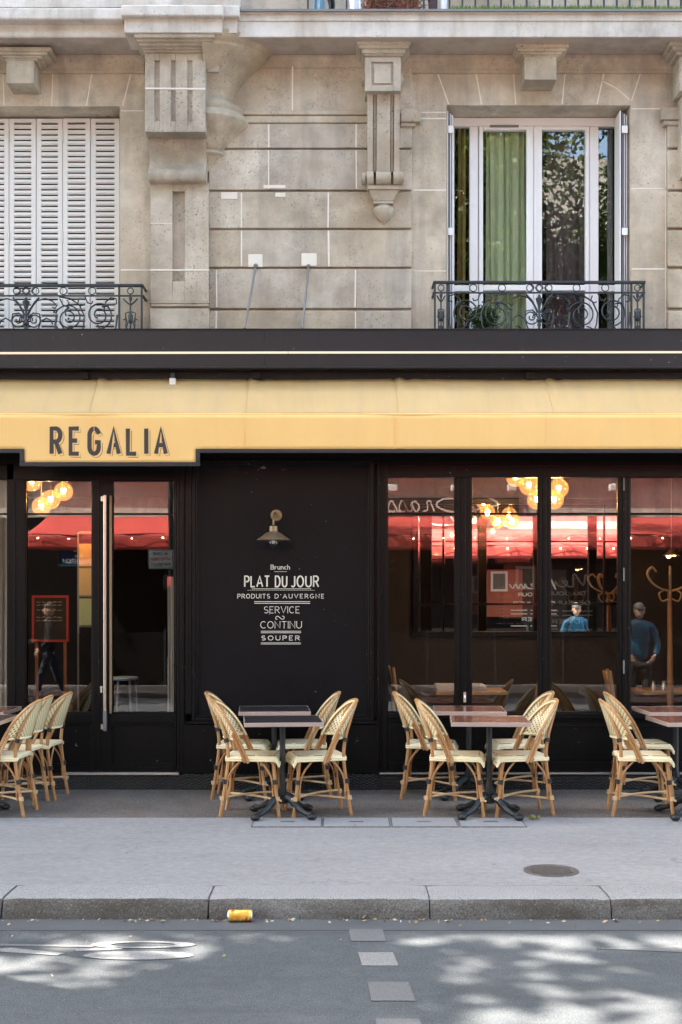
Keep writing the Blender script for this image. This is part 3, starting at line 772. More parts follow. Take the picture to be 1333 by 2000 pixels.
p = MB(); px_box(p, 236, 436, 8, 30, BY-.14, BY+.25); px_box(p, 430, 468, 9, 31, BY-.09, BY+.25); p.build('cap_slab', M['stone_white'], B, bevel=.014, seg=3)
p = MB(); px_box(p, 462, 2600, 16.5, 21, BY-.05, BY+.3); p.build('zinc_edge', M['zinc'], B)
p = MB(); px_box(p, -1600, 470, -60, 13, BY+.05, BY+.2); 
p.build('parapet', M['stone_white'], B)
p = MB(); p.box(X(460,BY), 9, BY+.02, SW+.02, Z(21,BY)-.1, Z(22,BY)-.004); p.build('balcony_floor', M['stone_white'], B)
# tall pilaster with fluted head
P0 = -.15
p = MB()
zc0 = Z(258, P0)
px_box(p, 283, 402, 102, 258, P0, SW)
o = p.build('pilaster_head', M['stone_carved'], B, bevel=.008)
def groove_panel(x0, x1, y0, y1, yf, depth, grooves, yb=SW):
    """slab with sunk vertical slots"""
    q = MB(); xs = [x0]
    for a, b, c_, d in grooves: xs += [a, b]
    xs.append(x1)
    for i in range(0, len(xs)-1, 2): px_box(q, xs[i], xs[i+1], y0, y1, yf, yf+depth)
    for a, b, c_, d in grooves: px_box(q, a, b, y0, c_, yf, yf+depth); px_box(q, a, b, d, y1, yf, yf+depth)
    return q
q = groove_panel(283.5, 401.5, 103, 257, P0-.022, .021, [(302,312,117,236), (334,343,117,236), (366,376,117,236)])
q.build('fluted_face', M['stone_carved'], B, bevel=.004)
p = MB(); 
for a, b, y0, y1, yf in [(262,420,63,73,-.33), (266,417,73,80,-.30), (272,411,80,88,-.265), (277,407,88,95,-.225), (281,404,95,101,-.19)]: px_box(p, a, b, y0, y1-.3, yf, SW)
p.build('pilaster_cap', M['stone_carved'], B, bevel=.012, seg=3)
p = MB()
for a, b, y0, y1, yf in [(405,446,66,77,-.27), (405,440,77,86,-.235), (404,432,86,102,-.19), (404,428,102,140,-.13)]: px_box(p, a, b, y0, y1-.3, yf, SW)
p.build('cap_return', M['stone_carved'], B, bevel=.008)
# scotia, torus, shaft
p = MB(); x0, x1 = X(292,.02), X(403,.02)
z1, z2, z3, z4 = Z(266,.02), Z(300,.04), Z(330,0), Z(355,0)
pr = [(SW, z1+.03), (.0, z1+.03), (.0, z1-.05)]
for i in range(9):
    a = math.pi/2*i/8; pr.append((.055*math.sin(a)**1.0 if i < 5 else .055*math.cos((i-4)/4*1.3)-.012, z1-.06-(z1-.06-z3)*i/8))
for i in range(9):
    a = R(90-180*i/8); pr.append((-.012-.03*math.cos(a), (z3+z4)/2+(z3-z4)/2*math.sin(a)))
pr.append((SW, z4)); p.prism(pr[::-1], x0, x1, 'x'); p.build('pilaster_neck', M['stone_carved'], B, True, ang=50)
p = groove_panel(294, 408, 356, 588, PS, .045, [(337, 361, 373, 549)]); px_box(p, 294, 408, 356, 588, PS+.05, SW-.003)
px_box(p, 292, 409, 588, 592, PS-.012, SW-.003); px_box(p, 295, 408, 592.3, 598, PS-.004, SW-.003); px_box(p, 293, 409, 602, 680, PS-.01, SW-.003); px_box(p, 297, 406, 598.2, 601.8, PS+.03, SW-.003)
p.build('pilaster_shaft', M['stone_carved'], B, bevel=.005)
# corbel of the corner bow: a turned, tapering bracket
p = MB(); ccx = X(401.5, .0)
prof = []
for px_, py_ in [(412,326),(418,318),(430,300),(434,297),(440,294),(440,290),(434,286),(438,283),(450,268),(470,252),(484,240),(488,233),(487,226),(482,220),(478,217),(480,212),(480,207),(474,203),(470,199),(462,195),(458,190),(458,183),(463,172),(474,155),(490,138),(508,123),(520,114),(524,111),(526,106),(532,102),(538,96),(540,89),(538,84),(532,80)]:
    prof.append(((px_-405)*D(0)/F, Z(py_, 0)))
p.lathe(prof, (ccx, SW-.01, 0), 24, .80, 0, 'z', -math.pi/2, .12); p.build('bow_corbel', M['stone'], B, True, ang=28)
# scrolled console between the bays
p = MB(); K = -.12
for a, b, y0, y1, yf in [(697,803,78,86,K-.06), (701,799,86,93,K-.045), (707,793,93,103,K-.02), (712,788,103,108,K)]: px_box(p, a, b, y0, y1-.2, yf, SW)
p.build('console_cap', M['stone_carved'], B, bevel=.01, seg=3)
p = MB(); px_box(p, 713, 784, 108, 178, K+.02, SC+.02)
p.build('console_block', M['stone_carved'], B, bevel=.006)
q = groove_panel(714, 783, 112, 177, K, .018, [(726, 769, 120, 166)]); px_box(q, 731, 764, 125, 162, K+.004, K+.019); q.build('console_panel', M['stone_carved'], B, bevel=.003)
p = MB(); x0, x1 = X(713,0), X(787,0)
for z_, y_, r_ in [(Z(150,0), SC-.06, .055), (Z(345,0), .05, .055)]:
    for xx in (X(711,0), X(785,0)):
        p.tube([(xx-.014, y_, z_), (xx+.014, y_, z_)], [r_, r_], 20); p.tube([(xx-.024, y_, z_), (xx+.024, y_, z_)], [r_*.45, r_*.45], 14)
p.build('scroll_eye', M['stone_carved'], B, True)
p = MB()
for a, b, yf in [(718,729,.0), (730,735,.018), (736,763,-.004), (764,769,.018), (770,781,.0)]:
    xa_, xb_ = X(a,0), X(b,0); z0, z1 = Z(332,0), Z(180,0)
    pr = [(SC+.01, z1), (yf-.045, z1)] + [(yf-.045+.075*((i/10)**.8), z1+(z0-z1)*i/10) for i in range(1, 11)] + [(SC+.01, z0)]
    p.prism(pr, xa_, xb_, 'x')
p.build('console_stem', M['stone_carved'], B, bevel=.003)
p = MB()
for a, b in [(717,730), (735,764), (769,782)]:
    p.tube([(X(a,0), .045, Z(345,0)), (X(b,0), .045, Z(345,0))], [.062]*2, 18)
p.build('console_scroll', M['stone_carved'], B, True)
p = MB()
def frustum(pb, tx0, tx1, ty, bx0, bx1, by, yft, yfb):
    A = [(X(tx0,yft), yft, Z(ty,yft)), (X(tx1,yft), yft, Z(ty,yft)), (X(tx1,yft), SC+.02, Z(ty,yft)), (X(tx0,yft), SC+.02, Z(ty,yft))]
    Bq = [(X(bx0,yfb), yfb, Z(by,yfb)), (X(bx1,yfb), yfb, Z(by,yfb)), (X(bx1,yfb), SC+.02, Z(by,yfb)), (X(bx0,yfb), SC+.02, Z(by,yfb))]
    pb.add(A+Bq, [(0,1,2,3),(7,6,5,4),(1,0,4,5),(2,1,5,6),(3,2,6,7),(0,3,7,4)])
px_box(p, 718, 782, 361, 369, .03, SC+.02); frustum(p, 721, 779, 369.5, 731, 768, 392, .045, .07); px_box(p, 730, 769, 392.3, 397, .062, SC+.02)
p.build('console_foot', M['stone_carved'], B, bevel=.004)
p = MB(); p.lathe([((a-750)*D(.1)/F, Z(b,.1)) for a, b in [(750,437),(758,431),(767,420),(771,410),(769,405),(763,401),(764,397)]], (X(750,.1), SC, 0), 20, .8); p.build('console_drop', M['stone_carved'], B, True)
# console cut off by the right edge
p = MB()
for a, b, y0, y1, yf in [(1309,1420,78,88,K-.06), (1314,1415,88,97,K-.04), (1322,1408,97,106,K-.01), (1328,1400,108,178,K+.02), (1332,1398,180,345,.0)]: px_box(p, a, b, y0, y1-.3, yf, SC+.02)
p.build('console_block', M['stone_carved'], B, bevel=.01)
# small square brackets under the balcony
for cx_ in (39, 1057, -370):
    p = MB(); kb = -.10; c1 = {39: (-6,100,12,66), 1057: (1008,1112,1025,1088), -370: (-415,-311,-398,-340)}[cx_]
    ty = 90 if cx_ < 100 else 83
    w0 = (c1[0]+c1[2])/2
    q1, q2 = c1[0], c1[1]; q3, q4 = c1[2], c1[3]
    for i, (f_, y0, y1, yf) in enumerate([(0, ty, ty+9, kb-.03), (.2, ty+9, ty+16, kb-.02), (.55, ty+16, ty+22, kb-.0), (.8, ty+22, ty+27, kb+.015)]):
        px_box(p, q1+(q3-q1)*f_, q2+(q4-q2)*f_, y0, y1-.2, yf, SW)
    p.build('bracket_cap', M['stone'], B, bevel=.012, seg=3)
    p = MB(); px_box(p, q3, q4, ty+27, ty+72, kb+.02, SW); p.build('bracket', M['stone'], B, bevel=.006)
# stone sills under both windows
p = MB(); p.box(wx0-.1, wx1+.08, SW-.16, SW+.1, zb+.1, zb+.22+.02); p.box(vx0-.1, vx1+.1, SW-.16, SW+.1, zb+.1, zb+.22+.02); p.build('sill', M['stone'], B)

# left window: closed folding shutters
SY = SW+.24
W1 = thing('shutters', 'closed cream folding louvred shutters of the upper left window', 'shutters', (X(50,SY), SY, 4.0))
zt1, zb1 = Z(231, SY), 3.95
edges = [-211, -159, -107, -52, 17.5, 70.5, 122.5, 176.5, 234]
random.seed(5)
for a, b in zip(edges, edges[1:]):
    x0, x1 = X(a+.7, SY), X(b-.7, SY); p = MB(); dy = random.uniform(-.004, .004); st = .042 if b < 200 else .046
    p.box(x0, x0+st, SY+dy, SY+.034+dy, zb1, zt1); p.box(x1-st, x1, SY+dy, SY+.034+dy, zb1, zt1)
    p.box(x0+st, x1-st, SY+dy+.001, SY+.033+dy, zt1-.035, zt1); z = zt1-.035
    n = 0; pitch = .0505
    while z-pitch > zb1:
        # one louvre: a tilted slat, then the rail-coloured web between the slots
        zc = z-pitch*.5
        p.obox(((x0+x1)/2, SY+dy+.014, zc-.010), (1,0,0), (0,.80,.60), (0,-.60,.80), (x1-x0)/2-st+.002, .021, .0045)
        p.box(x0+st, x1-st, SY+dy+.003, SY+dy+.012, zc-.031, zc+.0055)
        z -= pitch; n += 1
    p.build('shutter_panel', M['shutter'], W1)
for xh in (17.5, 122.5, 176.5):
    for yh in (267, 463): p = MB(); p.tube([(X(xh,SY), SY-.006, Z(yh-11,SY)), (X(xh,SY), SY-.006, Z(yh+11,SY))], .006, 8); p.build('hinge', M['alu'], W1)
p = MB(); p.box(X(234.5,SY), wx1, SY-.01, SY+.05, zb1, zt1); p.build('frame', M['shutter'], W1)

# right window
WY = SW+.27
W2 = thing('window', 'tall white framed window with green curtain, above the awning at right', 'window', (X(1053,WY), WY, 4.0))
zf = Z(236, WY); p = MB()
def bar(pb, x0, x1, y0, y1, dy=0, th=.06): pb.box(X(x0,WY), X(x1,WY), WY+dy, WY+dy+th, Z(y1,WY) if y1 < 900 else 3.95, Z(y0,WY))
bar(p, 879, 1222, 229, 246, .0); bar(p, 879, 888, 246.3, 999); bar(p, 918, 935, 246.3, 999); bar(p, 1152, 1170, 246.3, 999); bar(p, 1204, 1222, 246.3, 999)
bar(p, 888, 918, 556, 568, .01); bar(p, 1170, 1204, 556, 568, .01)
p.build('frame', M['pvc'], W2, bevel=.006)
for a, b in ((936, 1043), (1044, 1151)):
    p = MB(); gl = (944, 1029) if a < 1000 else (1059, 1144)
    bar(p, a, gl[0], 247, 999, -.014); bar(p, gl[1], b, 247, 999, -.014); bar(p, gl[0], gl[1], 247, 254, -.014); bar(p, gl[0], gl[1], 557, 568, -.014)
    cs = p.build('casement', M['pvc'], W2, bevel=.006)
    p = MB(); p.box(X(gl[0],WY)-.004, X(gl[1],WY)+.004, WY+.02, WY+.026, 3.95, Z(253,WY)); p.build('pane', M['glass_up'], cs)
for a, b in ((888, 918), (1170, 1204)):
    p = MB(); p.box(X(a,WY)-.004, X(b,WY)+.004, WY+.022, WY+.028, 3.95, Z(245,WY)); p.build('pane', M['glass_up'], W2)
p = MB(); p.box(X(957,WY), X(1013,WY), WY-.03, WY-.014, Z(249.5,WY), Z(246,WY)); p.build('vent', M['zinc'], W2)
p = MB(); p.box(X(1043.3,WY), X(1047,WY), WY-.028, WY-.013, 3.95, Z(250,WY)); p.build('astragal', M['pvc'], W2)
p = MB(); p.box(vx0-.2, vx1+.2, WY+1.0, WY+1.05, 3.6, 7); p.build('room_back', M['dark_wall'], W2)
# folded metal shutters in the reveal
for side, xs in (('left', (874.5, 877.5, 881, 885)), ('right', (1213, 1217.5, 1222, 1227))):
    o = thing('folded_shutter', f'white metal shutter folded flat against the {side} reveal of the window', 'shutter', (X(xs[0],SW), SW+.1, 4.0), 'folded shutters of the window')
    for i, xx in enumerate(xs):
        p = MB(); p.box(X(xx,SW), X(xx,SW)+.009, SW+.03+.01*i, SW+.25, 3.95, Z(213,SW)-.01*i); p.build('leaf', M['pvc'] if i != 1 else M['zinc'], o)
    for yh in (250, 450): p = MB(); p.box(X(xs[1],SW)-.004, X(xs[3],SW)+.004, SW+.02, SW+.03, Z(yh+7,SW), Z(yh-7,SW)); p.build('hinge', M['pvc'], o)
def curtain(name, lab, m, x0, x1, Y, z0, z1, amp, nf, side=None):
    p = MB(); p.grid(lambda u, v: (X(x0,Y)+(X(x1,Y)-X(x0,Y))*u + .012*math.sin(nf*6.28*u*.5+v*2), Y+amp*math.sin(nf*6.28*u)+amp*.4*math.sin(nf*13.7*u+1.3+v), z0+(z1-z0)*v), 90, 6)
    o = p.build(name, m, None, True, ang=180); so_ = o.modifiers.new('thickness', 'SOLIDIFY'); so_.thickness = .003
    return tag(o, lab, 'curtain')
curtain('curtain', 'light green curtain behind the left casement of the white window', M['curtain_green'], 948, 1029, WY+.09, 3.95, 6.3, .017, 5)
curtain('curtain', 'dark plum curtain behind the right casement of the white window', M['curtain_plum'], 1066, 1150, WY+.14, 3.95, 6.3, .012, 3)
curtain('curtain', 'ochre curtain edge behind the narrow left side pane', simple('ochre_curtain', (.32,.24,.07), .85, 0, .2, 5), 893, 908, WY+.13, 3.95, 6.3, .02, 2)

# ornate iron railings
def spiral(cx, cz, r0, r1, a0, turns, n=30):
    return [(cx+(r0+(r1-r0)*i/n)*math.cos(R(a0+360*turns*i/n)), cz+(r0+(r1-r0)*i/n)*math.sin(R(a0+360*turns*i/n))) for i in range(n+1)]
def railing(lab, c, half, ytop, Y):
    o = thing('balcony_railing', lab, 'railing', (X(c,Y), Y, 4.0), 'iron railings of the upper windows')
    k_ = D(Y)/F; cx = X(c, Y); zt_ = Z(ytop, Y)
    def P(u, v): return (cx+u*k_, Y, zt_-v*k_)     # u right of centre, v below the top, in pixels of the photo
    p = MB(); x0, x1 = P(-half,0)[0], P(half,0)[0]
    p.box(x0-.005, x1+.005, Y-.022, Y+.022, zt_-.022, zt_)
    p.build('handrail', M['iron'], o, bevel=.004)
    p = MB()
    p.box(x0, x1, Y-.007, Y+.007, P(0,24)[2], P(0,21)[2]); p.box(x0, x1, Y-.007, Y+.007, P(0,108)[2], P(0,105)[2])
    for u in (-half+2, -half+46 if half > 215 else -half+26, half-2, half-46 if half > 215 else half-26): p.box(P(u-1.8,0)[0], P(u+1.8,0)[0], Y-.009, Y+.009, P(0,115)[2], zt_-.022)
    # returns to the wall
    for xx in (x0, x1):
        for v in (3, 22, 106): p.box(xx-.008, xx+.008, Y+.007, SW+.05, P(0,v+2)[2], P(0,v-2)[2])
    p.build('bar', M['iron'], o)
    inner = half-46 if half > 215 else half-26
    s_ = MB(); r = .0065
    def tb(pts, rr=r): s_.tube([P(a, b)[:1]+(Y+random.uniform(-.003,.003),)+P(a, b)[2:] for a, b in pts], rr, 6)
    def ring(u, v, q): 
        pts = [(u+q*math.cos(2*math.pi*i/16), v+q*math.sin(2*math.pi*i/16)) for i in range(16)]
        s_.tube([P(a, b) for a, b in pts], .005, 6, closed=True)
    for u in (-18, 0, 18, 73, 129, -73, -129): ring(u, 13, 7)
    for u in (-9, 9): tb([(u-9, 20), (u-3, 13), (u+3, 13), (u+9, 6)], .004); tb([(u-9, 6), (u-3, 13), (u+3, 13), (u+9, 20)], .004)
    # central baluster: urn, collar, stem
    s_.lathe([(.0, -.11), (.013, -.108), (.010, -.09), (.02, -.07), (.012, -.05), (.026, -.035), (.026, -.02), (.012, -.01), (.009, .06), (.014, .10), (.03, .15), (.034, .165), (.018, .17), (.01, .20)], (cx, Y, P(0,70)[2]), 12)
    for sg in (-1, 1):
        q = lambda pts: [(sg*a, b) for a, b in pts]
        tb(q([(2,60),(10,45),(22,32),(38,28),(52,33),(60,42),(56,47),(51,44)]))
        tb(q([(3,62),(8,50),(16,36),(26,26)]), .009)
        tb(q(spiral(16,70,15,3,150,-1.5)))
        tb(q([(3,66),(14,56),(26,58),(29,72),(22,92),(10,104)]))
        tb(q([(2,72),(7,64),(12,66),(13,72)]))
        tb(q(spiral(83,66,27,6,200,1.9,44)), .0068); tb(q([(60,60),(57,80),(60,104)]), .010); tb(q([(60,82),(66,96),(70,104)]), .006)
        tb(q([(66,28),(72,40),(80,44),(84,36),(80,31)])); tb(q([(84,44),(76,52),(78,62)]), .009)
        tb(q([(64,24),(86,28),(104,40),(114,62),(112,84),(104,104)]), .0072)
        tb(q([(104,28),(101,36),(105,43),(112,40)])); tb(q([(115,24),(120,36),(128,38),(130,33)]))
        tb(q(spiral(142,60,28,6,100,-2.0,44)), .0072); tb(q([(148,44),(160,42),(164,50)]), .008); tb(q([(140,80),(148,92),(152,104)]), .008)
        tb(q([(152,50),(156,34),(166,26),(176,28),(177,38),(170,40)])); tb(q([(inner-6 if inner < 178 else 172,100),(inner-3 if inner < 178 else 176,80),(inner if inner < 178 else 178,60)]), .009)
        tb(q([(22,104),(34,96),(46,104)])); tb(q([(32,96),(38,90),(46,88)])); tb(q([(30,72),(40,66),(48,70),(52,78)])); s_.ball(P(sg*55,54), .011, 8, 6); s_.ball(P(sg*143,61), .012, 8, 6); s_.ball(P(sg*83,67), .010, 8, 6)
        tb(q([(126,96),(134,100),(120,104)])); tb(q([(64,72),(74,86),(92,96)])); tb(q([(92,88),(104,92),(98,102)]))
        # end panel with its urn motif
        um = half-24 if half > 215 else half-14; ww = 14 if half > 215 else 8
        ring(sg*um, 13, 6)
        tb(q([(um,20),(um,106)]), .008)
        for k2 in (-1, 1):
            tb(q([(um+k2*1,40),(um+k2*ww*.6,34),(um+k2*ww,28)]), .007); tb(q([(um+k2*2,54),(um+k2*ww*.7,56),(um+k2*ww*.6,84),(um+k2*2,92)]), .006)
            tb(q([(um+k2*ww,70),(um+k2*ww*.6,66),(um+k2*ww*.4,76),(um+k2*ww*.8,98)]), .006); tb(q([(um+k2*ww*.9,104),(um+k2*4,92),(um,86)]), .006)
        s_.lathe([(.004,-.05),(.02,-.03),(.022,.03),(.012,.05)], P(sg*um,68), 8); s_.lathe([(.004,-.03),(.013,0),(.016,.02),(.004,.025)], P(sg*um,30), 8)
    s_.build('scrollwork', M['iron'], o, True, ang=60)
    return o
random.seed(2)
railing('ornate dark iron railing in front of the closed cream shutters', 51, 228, 555, -.02)
railing('ornate dark iron railing in front of the white window with green curtain', 1054, 206, 549, -.02)

# stay rods carrying the awning box
for i, (x0, y0, x1, lab, pd) in enumerate([(500, 520, 478, 'left grey steel stay rod running from the wall pad down to the awning box', (485,513,496,521)), (603, 521, 591, 'right grey steel stay rod running from the wall pad down to the awning box', (589,619,494,519))]):
    o = thing('stay_rod', lab, 'rod', (X(x0,SC), SC, Z(y0,SC)), 'stay rods above the awning')
    p = MB(); p.tube([(X(x0,SC), SC, Z(y0,SC)), (X(x1,-.24), -.24, Z(641,-.24))], .010, 10); p.build('rod', M['zinc'], o, True)
    p = MB(); p.ball((X(x0,SC), SC-.008, Z(y0-1,SC)), .02, 12, 8); p.build('eye', M['zinc'], o, True)
    p = MB(); px_box(p, pd[0], pd[1], pd[2], pd[3], SC-.006, SC+.01); p.build('plaster_pad', M['plaster'], o, bevel=.004)

# ------------------------------------------------------------------ awning
A = thing('awning', 'yellow canvas awning with black box, light strip and scalloped name flap', 'awning', (0, -.3, 3.3))
AY = -.30
zbt, zbb = Z(641, AY), Z(718, AY)
p = MB()
seam = [X(-800,AY), X(22,AY), X(517,AY), X(1016,AY), X(1530,AY), 7]
for a, b in zip(seam, seam[1:]):
    # each length of the box is a folded sheet: top lip, face, lower return
    pr = [(AY+.004, zbt), (AY-.004, zbt-.004), (AY-.002, zbt-.012), (AY+.006, zbt-.014), (AY+.006, zbb+.012), (AY-.012, zbb+.006), (AY-.012, zbb-.004), (AY+.02, zbb-.008), (AY+.24, zbb-.008), (AY+.24, zbb+.01), (AY+.03, zbb+.01), (AY+.03, zbt-.02), (.25, zbt-.02), (.25, zbt)]
    p.prism(pr, a+.0006, b-.0006, 'x')
p.build('box', M['box_black'], A)
p = MB(); p.box(-7, 7, -.16, .24, Z(743,-.16)-.02, zbb-.0085); p.build('soffit', M['soffit_black'], A)
for bx in (165, 500, 1035):
    p = MB(); p.box(X(bx-8,-.17), X(bx+8,-.17), -.2, -.1, Z(741,-.17), Z(727,-.17)); p.build('bracket', M['soffit_black'], A, bevel=.004)
for a, b, y0, y1 in ((-900, 562.7, 691.5, 688.5), (563.6, 2200, 688.5, 687.0)):
    p = MB(); p.tube([(X(a,AY), AY-.004, Z(y0,AY)), (X(b,AY), AY-.004, Z(y1,AY))], .0095, 8); p.build('light_strip', M['neon'], A)
# sloping canvas, sagging and puckered at the seams
yb_, yf_ = -.17, -.56; zc0_, zc1_ = Z(741, yb_), Z(808, yf_)
def canvas(u, v):
    x = -7+14*u; d = 0
    for sx in (X(484,-.3), X(775,-.3), X(1072,-.3), X(185,-.3), X(-110,-.3), X(1365,-.3)):
        q = (x-sx); 
        if -.02 < q < .34: d += .012*math.sin(q*44-v*3.4)*math.exp(-(q/.13)**2)*max(0, 1-v*1.35)
    sag = -.012*math.sin(math.pi*v)
    return (x, yb_+(yf_-yb_)*v, zc0_+(zc1_-zc0_)*v+sag+d+.003*math.sin(x*3.1+v*2))
p = MB(); p.grid(canvas, 700, 12)
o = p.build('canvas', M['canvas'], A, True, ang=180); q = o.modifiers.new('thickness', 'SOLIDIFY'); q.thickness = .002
p = MB()
for sx in (185, 484, 775, 1072):
    pts = [canvas((X(sx,-.3)+7)/14, v/8) for v in range(9)]
    p.tube([(a, b-.001, c_+.001) for a, b, c_ in pts], .0022, 4, flat=2.0)
p.build('seam', M['canvas'], A)
p = MB(); p.tube([(-7, yf_+.006, zc1_-.006), (7, yf_+.006, zc1_-.006)], .012, 10); p.build('front_bar', M['valance'], A, True)
# valance: name flap between photo columns 47 and 383
VY = -.565
def vy(x, z): return VY + .0035*math.sin(x*2.2) + .0018*math.sin(x*7+z*9)
zv1, zv0, zvt = zc1_-.010, Z(877, VY), Z(903, VY)
xf0, xf1 = X(47, VY), X(383, VY)
p = MB()
def panel(x0, x1, z0, z1, n): 
    def fn(u, v):
        x = x0+(x1-x0)*u; z = z0+(z1-z0)*v; return (x, vy(x, z), z)
    p.grid(fn, n, 10)
xs_ = [-7+(xf0+7)*i/90 for i in range(90)] + [xf0+(xf1-xf0)*i/48 for i in range(48)] + [xf1+(7-xf1)*i/120 for i in range(121)]
zr_ = [zvt+(zv0-zvt)*j/4 for j in range(4)] + [zv0+(zv1-zv0)*j/9 for j in range(10)]
def vsurf(x, z):
    hang = 1-max(0, z-zv0)/(zv1-zv0)
    rp = sum(.007*math.exp(-((x-q)/.09)**2)*math.sin((x-q)*38) for q in (X(477,VY), X(771,VY), X(1066,VY), X(1330,VY)))
    return vy(x, z)+hang*rp-.004*hang*math.sin(x*1.3+.4)
ids = {}
def vid(i, j):
    if (i, j) not in ids:
        x, z = xs_[i], zr_[j]
        ids[(i, j)] = len(p.v); p.v.append((x, vsurf(x, z), z))
    return ids[(i, j)]
for i in range(len(xs_)-1):
    for j in range(len(zr_)-1):
        if j < 4 and not (xf0-1e-6 <= xs_[i] and xs_[i+1] <= xf1+1e-6): continue
        p.f.append((vid(i,j), vid(i+1,j), vid(i+1,j+1), vid(i,j+1))); p.m.append(0)
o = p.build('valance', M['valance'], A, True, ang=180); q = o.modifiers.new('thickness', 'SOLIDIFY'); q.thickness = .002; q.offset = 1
p = MB()
def pipe(pts, r_=.019):
    p.tube(pts, r_, 8, flat=.35)
dn = .016
pl = [(-7, zv0-dn), (xf0-dn, zv0-dn), (xf0-dn, zvt-dn), (xf1+dn, zvt-dn), (xf1+dn, zv0-dn), (7, zv0-dn)]
for i, (a, b) in enumerate(zip(pl, pl[1:])):
    if abs(a[1]-b[1]) < 1e-6: p.box(a[0]-(.02 if i in (2,) else 0), b[0]+(.02 if i in (2,) else 0), VY-.006, VY+.006, a[1]-.018, a[1]+.018)
    else: p.box(a[0]-.018, a[0]+.018, VY-.0075, VY+.0075, min(a[1], b[1])+.0182, max(a[1], b[1])+.018)
p.build('binding', M['piping'], A, bevel=.005)
p = MB()
for sx in (184, 477, 771, 1066): p.box(X(sx,VY)-.002, X(sx,VY)+.002, VY-.0075, VY-.003, zv0, zv1)
p.build('valance_seam', M['valance'], A)
# name on the flap: shadow outline, gap, then the letters themselves
def name_layer(nm, m, t_, dx, dz, d):
    s_ = Sheet((0, 0, 0)); s_.surf = lambda x, z: vsurf(x, z)-.0022
    k_ = D(VY)/F
    for ch, a, b in [('R',97,122),('E',134,158),('G',171,197),('A',208,236),('L',246,270),('I',282,289),('A',301,328)]:
        x0, x1 = X(a,VY), X(b,VY); z0, z1 = Z(890,VY), Z(833,VY); base = .034
        w_ = x1-x0-base; h_ = z1-z0-base
        lw_, sts = LET[ch]
        if ch == 'G': sts = [arc(.34,.74,.34,.26,10,180,8)+arc(.34,.26,.34,.26,180,360,8)+[(.68,.46),(.40,.46)]]; lw_ = .68
        if ch == 'R': sts = [[(0,0),(0,1),(.28,1)]+arc(.28,.74,.28,.26,90,-90)+[(0,.48)], [(.28,.48),(.56,0)]]; lw_ = .56
        for st in sts:
            s_.line([(x0+base/2+(pp[0]/lw_*w_ if lw_ else 0)+dx, z0+base/2+pp[1]*h_+dz) for pp in st], t_, d)
    return s_.build(nm, m, A)
name_layer('name_shadow', M['letter_dark'], .033, .0165, -.0165, .0004)
name_layer('name_shadow_gap', M['valance'], .028, .0150, -.0150, .0010)
name_layer('name_outline', M['valance'], .042, .0015, -.0015, .0016)
name_layer('name_lettering', M['letter_dark'], .037, 0, 0, .0022)
o = thing('motion_sensor', 'small white box under the awning box above the name', 'sensor', (X(336,-.2), -.2, Z(735,-.2)))
p = MB(); px_box(p, 331, 343, 738, 751, -.24, -.19); p.build('body', M['white_paint'], o, bevel=.004)
p = MB(); px_box(p, 333, 341, 729, 738, -.225, -.2); p.build('bracket', M['iron'], o)
# ------------------------------------------------------------------ cafe front
S = thing('cafe', 'black painted wooden cafe front with glass doors, lettered panel and window bays', 'cafe front', (0, 0, 0))
GY = .055
def pb(p, x0, x1, ytop, ybot, yf, yb, mi=0): px_box(p, x0, x1, ytop, ybot, yf, yb, mi)
# fascia and head behind the valance
p = MB(); pb(p, -1400, 2800, 700, 906, .0, .12); p.build('fascia', M['black'], S)
p = MB(); pb(p, -1400, 376, 906.3, 937, .012, .10); pb(p, 735, 2800, 906.3, 932, .012, .10); p.build('head_rail', M['black'], S, bevel=.004)
# plinth of chequered plate
p = MB(); p.box(-7.5, X(357), -.012, .12, 0, Z(1514)); p.box(X(357)+.001, X(740), -.035, .12, 0, Z(1511)); p.box(X(740)+.001, 7.5, -.012, .12, 0, Z(1514)); p.build('plinth', M['checker'], S)
# metal sill lines
p = MB(); p.box(X(130), X(350), -.022, .06, Z(1513.6), Z(1509)); p.build('threshold', M['alu'], S, bevel=.003)
p = MB(); p.box(X(742), 7.5, -.02, .06, Z(1512.5), Z(1509)); p.build('sill_strip', M['alu'], S, bevel=.003)
# ---- doors
def leaf(name, x0, x1, gx0, gx1, parent, lab=None):
    """a glazed leaf: stiles, rails, kick panel, transom bar, pane"""
    d = MB(); yb = .085
    pb(d, x0, gx0, 906, 1508, .018, yb); pb(d, gx1, x1, 906, 1508, .018, yb)
    pb(d, gx0, gx1, 1395, 1412, .018, yb); pb(d, gx0, gx1, 1496, 1508, .018, yb); pb(d, gx0, gx1, 925, 937, .018, yb)
    pb(d, gx0, gx1, 1412, 1496, .038, yb)
    o = d.build(name, M['black'], parent, bevel=.004)
    if lab: o['label'] = lab
    d = MB()
    for a, b, y0, y1 in ((gx0, gx1, 1412, 1416), (gx0, gx1, 1492, 1496), (gx0, gx0+4, 1416, 1492), (gx1-4, gx1, 1416, 1492)): pb(d, a, b, y0, y1, .024, .0375)
    d.build('kick_panel_moulding', M['black'], o, bevel=.004)
    d = MB(); pb(d, gx0, gx1, 1002, 1005.5, .040, .07); pb(d, gx0, gx0+2.5, 937, 1395, .026, .045); pb(d, gx1-2.5, gx1, 937, 1395, .026, .045); pb(d, gx0+2.5, gx1-2.5, 1391, 1395, .026, .045); pb(d, gx0+2.5, gx1-2.5, 937, 940, .026, .045)
    d.build('glazing_bead', M['black'], o, bevel=.003)
    d = MB(); pb(d, gx0-1, gx1+1, 936, 1396, GY, GY+.006); d.build('pane', M['glass'], o)
    return o
leaf('door', 29, 192, 49, 181, S, 'glazed door leaf without handle')
dr = leaf('door', 193, 345, 218, 342, S, 'glazed door leaf with long steel pull')
